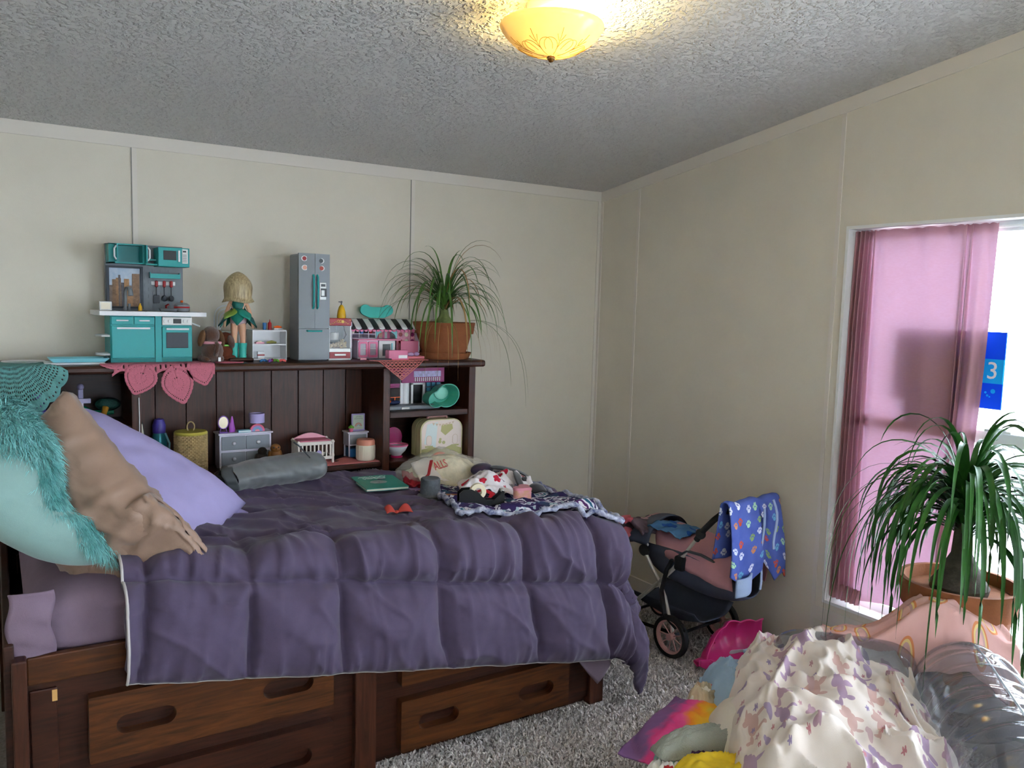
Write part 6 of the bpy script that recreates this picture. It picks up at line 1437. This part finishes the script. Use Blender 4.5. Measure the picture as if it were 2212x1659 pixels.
# ================================================================ doll stroller
FABK = M('charcoal_canvas', '4d5363', .9, var=.1, bump=.2, bscale=500); PKF = M('dusty_pink_canvas', 'c08a90', .9, var=.06, bump=.2, bscale=500); FRM = M('pale_grey_tube', 'c2beb4', .4, .2); RUB = M('black_rubber', '1c1d21', .7); FOAM = M('foam_grip', '23252a', .85, bump=.3, bscale=400)
def stroller():
    t = thing('doll_stroller', 'pink and charcoal doll stroller parked against the right wall', 'doll stroller', (2.43, 2.46, 0), 1.66); Wd = -.345
    for (x, y, r) in ((.01, 0, .092), (.01, Wd, .092), (.36, -.02, .07), (.36, Wd+.02, .07)):
        RX = Matrix.Translation((x, y, r)) @ Matrix.Rotation(PI/2, 4, 'X')
        wh = MB().lathe([(r*.80, -.013), (r*.97, -.013), (r, -.006), (r, .006), (r*.97, .013), (r*.80, .013), (r*.80, -.013)], 34, M4=RX).o('tyre', RUB, t)
        PK = M('rose_wheel_plastic', 'cf9d98', .4)
        MB().lathe([(r*.72, -.009), (r*.80, -.011), (r*.80, .011), (r*.72, .009), (r*.72, -.009)], 34, M4=RX).o('rim', PK, wh)
        MB().lathe([(r*.16, -.014), (r*.16, .014)], 16, M4=RX).o('hub', PK, wh)
        for i in range(9):
            a = 2*PI*i/9; MB().tube([RX @ Vector((r*.12*math.cos(a), r*.12*math.sin(a), .004)), RX @ Vector((r*.75*math.cos(a), r*.75*math.sin(a), .004))], .0028, 5).o('spoke', PK, wh)
    MB().tube([(.01, .0, .092), (.01, Wd, .092)], .007, 8).o('axle', DGR, t); MB().tube([(.36, -.02, .07), (.36, Wd+.02, .07)], .007, 8).o('axle', DGR, t)
    for y in (-.022, Wd+.022):
        MB().tube([(.02, y, .10), (.045, y, .17), (.072, y, .245), (.11, y, .305), (.165, y, .37), (.205, y, .42)], .009, 9).o('rear_leg', FRM, t)
        MB().tube([(.36, y, .07), (.28, y, .14), (.2, y, .215), (.1, y, .31), (.03, y, .385), (-.02, y, .455)], .009, 9).o('frame_tube', FRM, t)
        MB().tube([(-.02, y, .455), (-.075, y, .53), (-.11, y, .575)], .0075, 8).o('handle_tube', FRM, t)
        MB().tube([(-.085, y, .54), (-.12, y, .59), (-.17, y, .645), (-.215, y, .685), (-.235, y-(.02 if y > -.2 else -.02), .70)], .013, 10).o('grip', FOAM, t)
        MB().box(-.03, .02, y-.018, y+.018, .385, .45, .012).o('joint', RUB, t); MB().ell((-.105, y, .57), (.024, .018, .022)).o('knuckle', RUB, t)
        MB().ell((.205, y, .42), (.03, .016, .026)).o('pivot', RUB, t)
        MB().tube([(.36, y, .07), (.2, y, .085), (.01, y, .10)], .008, 8).o('lower_rail', RUB, t)
    MB().tube([(-.235, -.042, .70), (-.25, -.09, .708), (-.252, Wd/2, .71), (-.25, Wd+.09, .708), (-.235, Wd+.042, .70)], .013, 10).o('handle_bar', FOAM, t)
    # bassinet: tub lofted along x
    def tub(u, v):
        x = -.265+.535*u; a = PI*v; hw = .135*(math.sin(PI*min(1, max(.0, u)*.92+.04)))**.35; zt_ = .43+.03*math.cos((u-.5)*4)
        dep = .185*(math.sin(PI*(u*.86+.07)))**.5
        return (x, Wd/2+hw*math.cos(a)*(1+.12*math.sin(a)), zt_+.03*(u-.5)-dep*math.sin(a)**.7)
    MB().grid(tub, 34, 24).o('bassinet', FABK, t, solid=.006, sharp=180)
    def cover(u, v):
        x = -.25+.43*u; a = PI*v; w_ = .147*(math.sin(PI*(u*.8+.12)))**.3; drop = .10*(1-abs(math.sin(a)))*1.0
        zz = .455+.05*math.sin(a)**.6+.03*u-drop*(1-.5*u)+.010*fbm(x*14, a*2)
        return (x+.02*math.sin(a*2), Wd/2+w_*math.cos(a), zz)
    MB().grid(cover, 30, 34).o('pink_cover', PKF, t, solid=.004, sharp=180)
    MB().ell((.16, .006, .462), (.006, .003, .006)).o('snap', SIL, t)
    def hood(u, v):
        a = PI*u; e = .25+1.25*v; r = .14
        return (.13+.19*math.sin(e)*.9+.02, Wd/2+r*math.cos(a), .44+.12*math.sin(a)*math.cos(e-.35))
    MB().grid(hood, 26, 14).o('hood', FABK, t, solid=.004, sharp=180)
    MB().tube([(.0, -.02, .45), (-.04, -.022, .48), (-.10, -.04, .475), (-.16, -.07, .45)], .011, 6, flat=.6).o('strap', DGR, t)
    MB().tube([(.02, .004, .43), (.045, .006, .38), (.07, .004, .28), (.05, .002, .18), (-.02, 0, .14)], .013, 6, flat=.6).o('harness_strap', RUB, t)
    def bask(u, v): return (-.08+.4*u, -.04+(Wd+.08)*v, .16-.05*math.sin(PI*u)*math.sin(PI*v)+.05*abs(2*v-1)**4)
    MB().grid(bask, 16, 16).o('basket', FABK, t, solid=.004, sharp=180)
    MB().tube([(-.05, 0, .11), (-.07, .004, .15), (-.055, .008, .17)], .006, 6).o('brake_hook', RUB, t)
    return t
st = stroller()
mst = Matrix.Translation((2.43, 2.46, 0)) @ Matrix.Rotation(1.66, 4, 'Z')
def local_cloth(name, label, cat, fn, nu, nv, su, sv, mat, solid=.004):
    t = thing(name, label, cat, (2.43, 2.46, 0), 1.66); cloth(fn, nu, nv, su, sv, 'fabric', mat, t, solid=solid); return t
CAMO = print_mat('dark_tie_dye_plush', ['3a2e38', '6a5860', '2a2228'], [(9, [(0, 0, .4, .3)], ['e06878', 'c9a0a4'], 0, .25)])
t = local_cloth('doll_blanket', 'pink and dark patterned plush blanket bunched over the stroller front', 'blanket', lambda u, v: (.20+.15*math.sin(v*PI*.55)+.01*math.sin(u*9), -.005-.21*u, .47+.085*math.sin(PI*min(1, .1+v*.95))-.05*v+.02*fbm(u*4, v*4)), 26, 22, .3, .3, CAMO, .014)
o = MB().grid(lambda u, v: (.275+.085*math.sin(PI*u*.6+.4), .004-.075*v, .455+.085*u-.02*(v-.5)**2), 12, 10).o('coral_fold', M('coral_plush', 'd8707a', .9, var=.15, bump=.5, bscale=300), t, solid=.02, sharp=180)
local_cloth('blue_leaf_cloth', 'blue leaf print cloth lying across the stroller seat', 'cloth', lambda u, v: (.20-.19*u, -.03-.19*v, .545-.03*abs(v-.4)+.015*fbm(u*5, v*5)-.05*max(0, u-.7)), 20, 20, .2, .2, print_mat('blue_leaf_print', ['3f6a96', '5a86ae'], [(8, [(0, 0, .34, .14), (.1, .12, .2, .1)], ['1d4f9a'], 0, .8)]), .004)
PAWM = print_mat('blue_paw_fleece', ['4a5da6', '5a6db8'], [(13, PAW, ['e8ecf4', 'a9d6b0', 'c9573c', 'd9dff0', '6fb0d0', '8fae6a', 'd08a5a'], 0, .85, .6)])
def jk(u, v):
    # hangs over the handle bar: v 0 = bottom of the front, .55 = over the bar, 1 = bottom behind
    y = .02-.335*u; ins = .55; R_ = .022
    f = math.sin(u*15+1)*.5+math.sin(u*27)*.25
    Lf = .30+.05*math.sin(u*6.5+.4)+.07*(abs(u-.78) < .14)*(1-abs(u-.78)/.14)-.05*(u < .12); Lb = .22
    if v < ins:
        q = 1-v/ins; return (-.252-R_-.018*math.sin(q*2.4)-.020*f*q-.03*q*max(0, u-.4), y*(1+.06*q)-.015*q*math.sin(u*3), .715-Lf*q)
    q = (v-ins)/(1-ins)
    if q < .18: a = q/.18*PI; return (-.252-R_*math.cos(a), y, .715+R_*math.sin(a)+.008*f)
    q = (q-.18)/.82; return (-.252+R_+.02*q+.012*f*q, y, .715-Lb*q)
local_cloth('paw_print_jacket', 'blue fleece jacket with colourful paw prints draped over the stroller handle', 'jacket', jk, 60, 70, .5, .75, PAWM, .005)
o = bpy.data.objects.get('paw_print_jacket')
RIBB = M('pale_blue_rib', '9fb2d0', .9, bump=.5, bscale=300)
MB().grid(lambda u, v: (-.298-.018*math.sin(PI*u), -.015-.10*u, .43-.075*v+.012*u), 12, 8).o('ribbed_cuff', RIBB, o, solid=.008, sharp=180)
MB().tube([(-.300+.0*k_, -.175-.006*math.sin(k_*.9), .70-.034*k_) for k_ in range(11)], .007, 6, flat=.5).o('zip_edge', RIBB, o)
MB().tube([(-.315-.004*k_, -.21-.02*math.sin(k_*.7), .735-.028*k_) for k_ in range(8)], .007, 6, flat=.5).o('collar_edge', RIBB, o)

# pink clam toy
def clam():
    t = thing('shell_mould', 'pink plastic shell sand mould lying open on the carpet by the stroller', 'toy shell', (2.585, 2.235, .0), -.34); t.scale = (1.22, 1.2, 1.15)
    MT = M('pink_shell_plastic', 'd93a86', .3, sss=.0)
    def w_(x):
        u = (x+.14)/.265; b = .018+.125*min(1, max(0, (u-.14)/.36))**.6
        return b+(.008*abs(math.sin(u*PI*4.5)) if u > .2 else 0)
    def half(sgn):
        def fn(u, v):
            x = -.14+.265*u; W_ = w_(x); a = v
            depth = .062*(math.sin(PI*min(1, max(.02, v))))**.6*(math.sin(PI*min(.96, .08+.9*u))**.5)*(1+.12*abs(math.sin(u*PI*4.5)))
            if sgn > 0: return (x, .012+depth*.9+W_*a*.30, .018+W_*a*.96)       # standing half, hollow towards the viewer
            return (x, .006-W_*a*.82, .052-depth*.72+.0*a)
        return fn
    MB().grid(half(1), 60, 22).o('upper_shell', MT, t, solid=.003, sharp=180)
    MB().grid(half(-1), 60, 22).o('lower_shell', MT, t, solid=.003, sharp=180)
    for sgn in (1, -1):
        fn = half(sgn); MB().tube([fn(u, 1.0) for u in np.linspace(0, 1, 60)], .003, 6).o('rim', MT, t)
    MB().prism(stadium(.0, .065, .030, .052), .052, .055, 'y').o('sticker', WPL, t)
    for i in range(6): MB().ell((-.062+(i % 2)*.014, .075, .075+(i//2)*.014), (.0035, .003, .0035)).o('stud', HOT, t)
clam()

# ================================================================ inflatable chair and laundry
PVC = bpy.data.materials.new('smoky_clear_vinyl'); PVC.use_nodes = True; n = PVC.node_tree.nodes; l = PVC.node_tree.links; b = n['Principled BSDF']
b.inputs['Base Color'].default_value = (.15, .16, .19, 1); b.inputs['Roughness'].default_value = .07; b.inputs['Alpha'].default_value = .60; b.inputs['Specular IOR Level'].default_value = .9; b.inputs['Coat Weight'].default_value = .6
Aa = Vector((.737, .676, 0)); Bb = Vector((-.676, .737, 0)); O_ = Vector((2.035, .93, 0))
def W3(a, b_, z): p = O_+Aa*a+Bb*b_; return (p.x, p.y, z)
def inflatable():
    t = thing('inflatable_chair', 'smoky transparent inflatable chair with wrinkled vinyl arm under the laundry', 'inflatable chair')
    def arm(u, v):
        a = 2*PI*v; s = -.62+1.07*u; e = max(.03, 1-abs(2*u-1)**7)**.5
        r = .150*e*(1-.03*abs(math.sin(u*38))**3)+.006*math.sin(u*70+2.5*math.sin(a*1.5))*math.exp(-((a-PI/2)/1.0)**2)*(.5+.5*math.sin(u*17+1))+.003*math.sin(u*110+a*2)
        return W3(s, r*math.cos(a), .41+r*1.12*math.sin(a)+.03*u)
    MB().grid(arm, 220, 64).o('arm', PVC, t, sharp=180)
    MB().tube([W3(-.62+1.07*u, -.01, .41+.150*1.12*(max(.03, 1-abs(2*u-1)**7)**.5)+.03*u+.001) for u in np.linspace(.03, .97, 50)], .003, 6).o('weld_seam', M('clear_weld', 'b9c4cc', .1, alpha=.6), t)
    def seat(u, v):
        a = 2*PI*v; c_, s_ = math.cos(a), math.sin(a); d = (abs(c_)**3.2+abs(s_)**3.2)**(-1/3.2); e = max(.03, 1-abs(2*u-1)**6)**.45
        return W3(-.42+.80*u, .43+.34*c_*d*e, .155+.15*s_*d*e+.006*math.sin(u*PI*6))
    MB().grid(seat, 60, 50).o('seat', PVC, t, sharp=180)
    def far(u, v):
        a = 2*PI*v; e = max(.03, 1-abs(2*u-1)**7)**.5; r = .12*e
        return W3(.40+r*math.cos(a), .10+.42*u, .42+r*math.sin(a))
    MB().grid(far, 60, 36).o('backrest', PVC, t, sharp=180)
inflatable()
def heapz(a, b_):
    g = lambda x, c, s: math.exp(-((x-c)/s)**2)
    return .315+.235*max(0, 1-((a-.06)/.40)**4)**.5*g(b_, .26, .26)*1.0 if abs(a-.06) < .40 else .315
UNI = print_mat('lilac_unicorn_flannel', ['dccfc4', 'e6dbd2'], [(7.2, BEAST, ['bb9aa8', 'b095ac', 'cba8a0'], 0, .62, .55), (9.5, [(0, 0, .30, .12), (.2, .1, .16, .1)], ['c8a9aa', 'ad9ab6'], 2.3, .3), (15, STAR, ['9c8aac', 'c0959a', 'bd7f84'], 5.1, .5)])
def laundry():
    t = thing('unicorn_sheet', 'cream flannel sheet with lilac unicorns and stars heaped on the inflatable chair', 'bed sheet')
    def fn(u, v):
        a = -.40+1.06*u; b_ = .115+.545*v
        a += .02*fbm(u*5, v*5, 3); b_ += .025*fbm(u*5, v*5, 8)
        d = abs((a-.13)/.50)**2.8+abs((b_-.37)/.275)**2.6
        z = .30+.215*max(0, 1-d)**.4
        x1 = fbm(u*3.2+v*1.5, v*2.2-u*.8, 1.1, 2); fold = (1-min(1, abs(x1)*3.6))**2
        x2 = fbm(u*6-v*3, v*5+u*2, 6.4, 2); f2 = (1-min(1, abs(x2)*4))**2
        x3 = fbm(u*12+v*4, v*8-u*6, 2.7, 2)
        z += .040*fold+.026*f2+.009*x3+.025*fbm(u*2.5, v*2.5, 5.5)
        if d > 1: z -= min(.20, (d-1)*.20)
        return W3(a, b_, max(z, .29))
    cloth(fn, 150, 130, 1.1, 1.0, 'fabric', UNI, t, solid=.004)
    def roll(u, v): 
        a = 2*PI*v; p = W3(-.05+.40*u, .17+.05*math.sin(u*2.4), .52-.12*abs(u-.5)); r = .032*(.5+.5*math.sin(PI*min(.97, .03+u)))*(1+.2*math.sin(a*3+u*9))
        return (p[0]+r*math.cos(a)*.9, p[1]+r*math.cos(a)*.6, p[2]+r*math.sin(a)*.8)
    cloth(roll, 40, 24, .4, .2, 'rolled_fold', UNI, t, solid=0)
laundry()
def heap_cloth(name, label, cat, a0, b0, ra, rb, z0, h, mat, seed, rot=0.0, group=None, n_=44, wr=.02, square=False):
    t = thing(name, label, cat, group=group); cs, sn = math.cos(rot), math.sin(rot)
    def fn(u, v):
        x, y = 2*u-1, 2*v-1; e = 1+.12*fbm(u*3, v*3, seed)
        # square-ish to soft outline
        k_ = max(abs(x), abs(y)); rr = math.hypot(x, y)
        sq = (k_/rr if rr > 1e-6 else 1)**(.45 if not square else 0)
        px, py = x*ra*e*sq, y*rb*e*sq
        d = min(1, (abs(x*sq)**2.4+abs(y*sq)**2.4))
        fo = (1-min(1, abs(fbm(u*3+seed, v*3, seed))*3.4))**2
        z = z0+h*(1-d)**.6+wr*fo*(1.1-d)+wr*.45*fbm(u*9, v*9, seed+1)
        return W3(a0+px*cs-py*sn, b0+px*sn+py*cs, z)
    cloth(fn, n_, n_, ra*2.4, rb*2.4, 'fabric', mat, t, solid=.005); return t
RAIN = print_mat('pink_rainbow_fleece', ['d9a6a0', 'e2b2aa'], [(6.5, [(0, 0, .36, .24)], ['d98a5c'], 0, .8, .5), (6.5, [(0, 0, .31, .19)], ['e4c98a'], 0, .8, .5), (6.5, [(0, 0, .26, .145)], ['c9a09c'], 0, .8, .5), (6.5, [(0, -.02, .20, .10)], ['dfaea6'], 0, .8, .5)])
def rain(u, v):
    # draped over the far end of the arm
    b_ = .36-.52*v; e = (u-.5)*2; a = .475+.14*e-.04*sstep(.0, .4, v)*e
    up = sstep(.26, .06, b_) if False else 1-sstep(.06, .26, b_)
    z = .52+.135*up-.03*abs(e)-.35*max(0, abs(e)-.45)**1.4+.016*fbm(u*4, v*4, 2)+.022*(1-min(1, abs(fbm(u*4, v*3, 7))*4))
    if b_ < -.02: z -= 1.6*(-b_-.02)**1.35
    return W3(a, b_, z)
t = thing('rainbow_blanket', 'pink fleece blanket with rainbow print draped over the inflatable chair arm', 'blanket'); cloth(rain, 60, 60, .5, .8, 'fabric', RAIN, t, solid=.008)
heap_cloth('light_blue_cloth', 'light blue knit shirt at the far edge of the laundry heap', 'shirt', .36, .60, .20, .11, .30, .11, M('light_blue_jersey', '9ab4cc', .9, var=.05, bump=.2, bscale=400), 1.0, .2)
heap_cloth('cream_cushion', 'smooth cream cushion tucked under the unicorn sheet', 'cushion', .10, .595, .17, .11, .29, .13, M('cream_jersey', 'd8cfc0', .85, var=.03), 2.0, .0, wr=.004)
TIE = print_mat('rainbow_tie_dye', ['7f5a8a', 'e0458a', 'ec5a9a', 'f08a30', 'f0b030', 'dcc850', '8aa878'], [], grad=2.1)
heap_cloth('tie_dye_shirt', 'pink orange and yellow tie-dye shirt hanging at the left of the laundry', 'shirt', .12, .735, .13, .20, .30, .05, TIE, 3.0, -1.9, wr=.010, square=True)
heap_cloth('grey_towel', 'rolled grey green towel on the tie-dye shirt', 'towel', -.02, .715, .13, .045, .35, .045, M('grey_green_terry', '9a9c90', .95, bump=.8, bscale=300), 4.0, -1.0, wr=.012)
heap_cloth('purple_cloth', 'dark purple cloth under the grey towel', 'cloth', -.085, .70, .09, .08, .32, .03, M('dark_purple_jersey', '3f2348', .9), 5.0)
heap_cloth('mint_cloth', 'pale mint cloth beside the grey towel', 'cloth', -.05, .775, .07, .05, .31, .03, M('mint_jersey', '9ab8ae', .9), 6.0)
heap_cloth('yellow_shirt', 'bright yellow shirt crumpled at the bottom of the laundry heap', 'shirt', -.15, .65, .11, .13, .31, .075, M('yellow_jersey', 'e0be2c', .85, var=.1, scale=20), 7.0, .2, wr=.020)
heap_cloth('spotted_cloth', 'white cloth with dark and red spots at the lower left of the laundry', 'cloth', -.13, .785, .09, .06, .30, .03, print_mat('spotted_cotton', ['e6e2da', 'efe9e0'], [(16, [(0, 0, .3, .3)], ['1c1c20', 'b02a2c', 'd8a030'], 0, .7)]), 8.0)
heap_cloth('printed_cloth', 'small black red and cream printed cloth behind the tie-dye shirt', 'cloth', .30, .71, .06, .05, .30, .06, print_mat('black_red_print', ['1a1a1e', 'd8c8a8', '8f2024'], [(20, [(0, 0, .3, .3)], ['b02a2c', 'e8e0d0', '1a1a1e'], 0, .6)]), 9.0)
heap_cloth('striped_cloth', 'blue and brown patterned cloth at the foot of the unicorn sheet', 'cloth', -.30, .20, .11, .12, .40, .03, print_mat('blue_brown_print', ['3a4664', '7a5a4c', '8fa0b4'], [(18, FLOWER, ['d8d0c8', '2a3050'], 0, .7)]), 10.0)
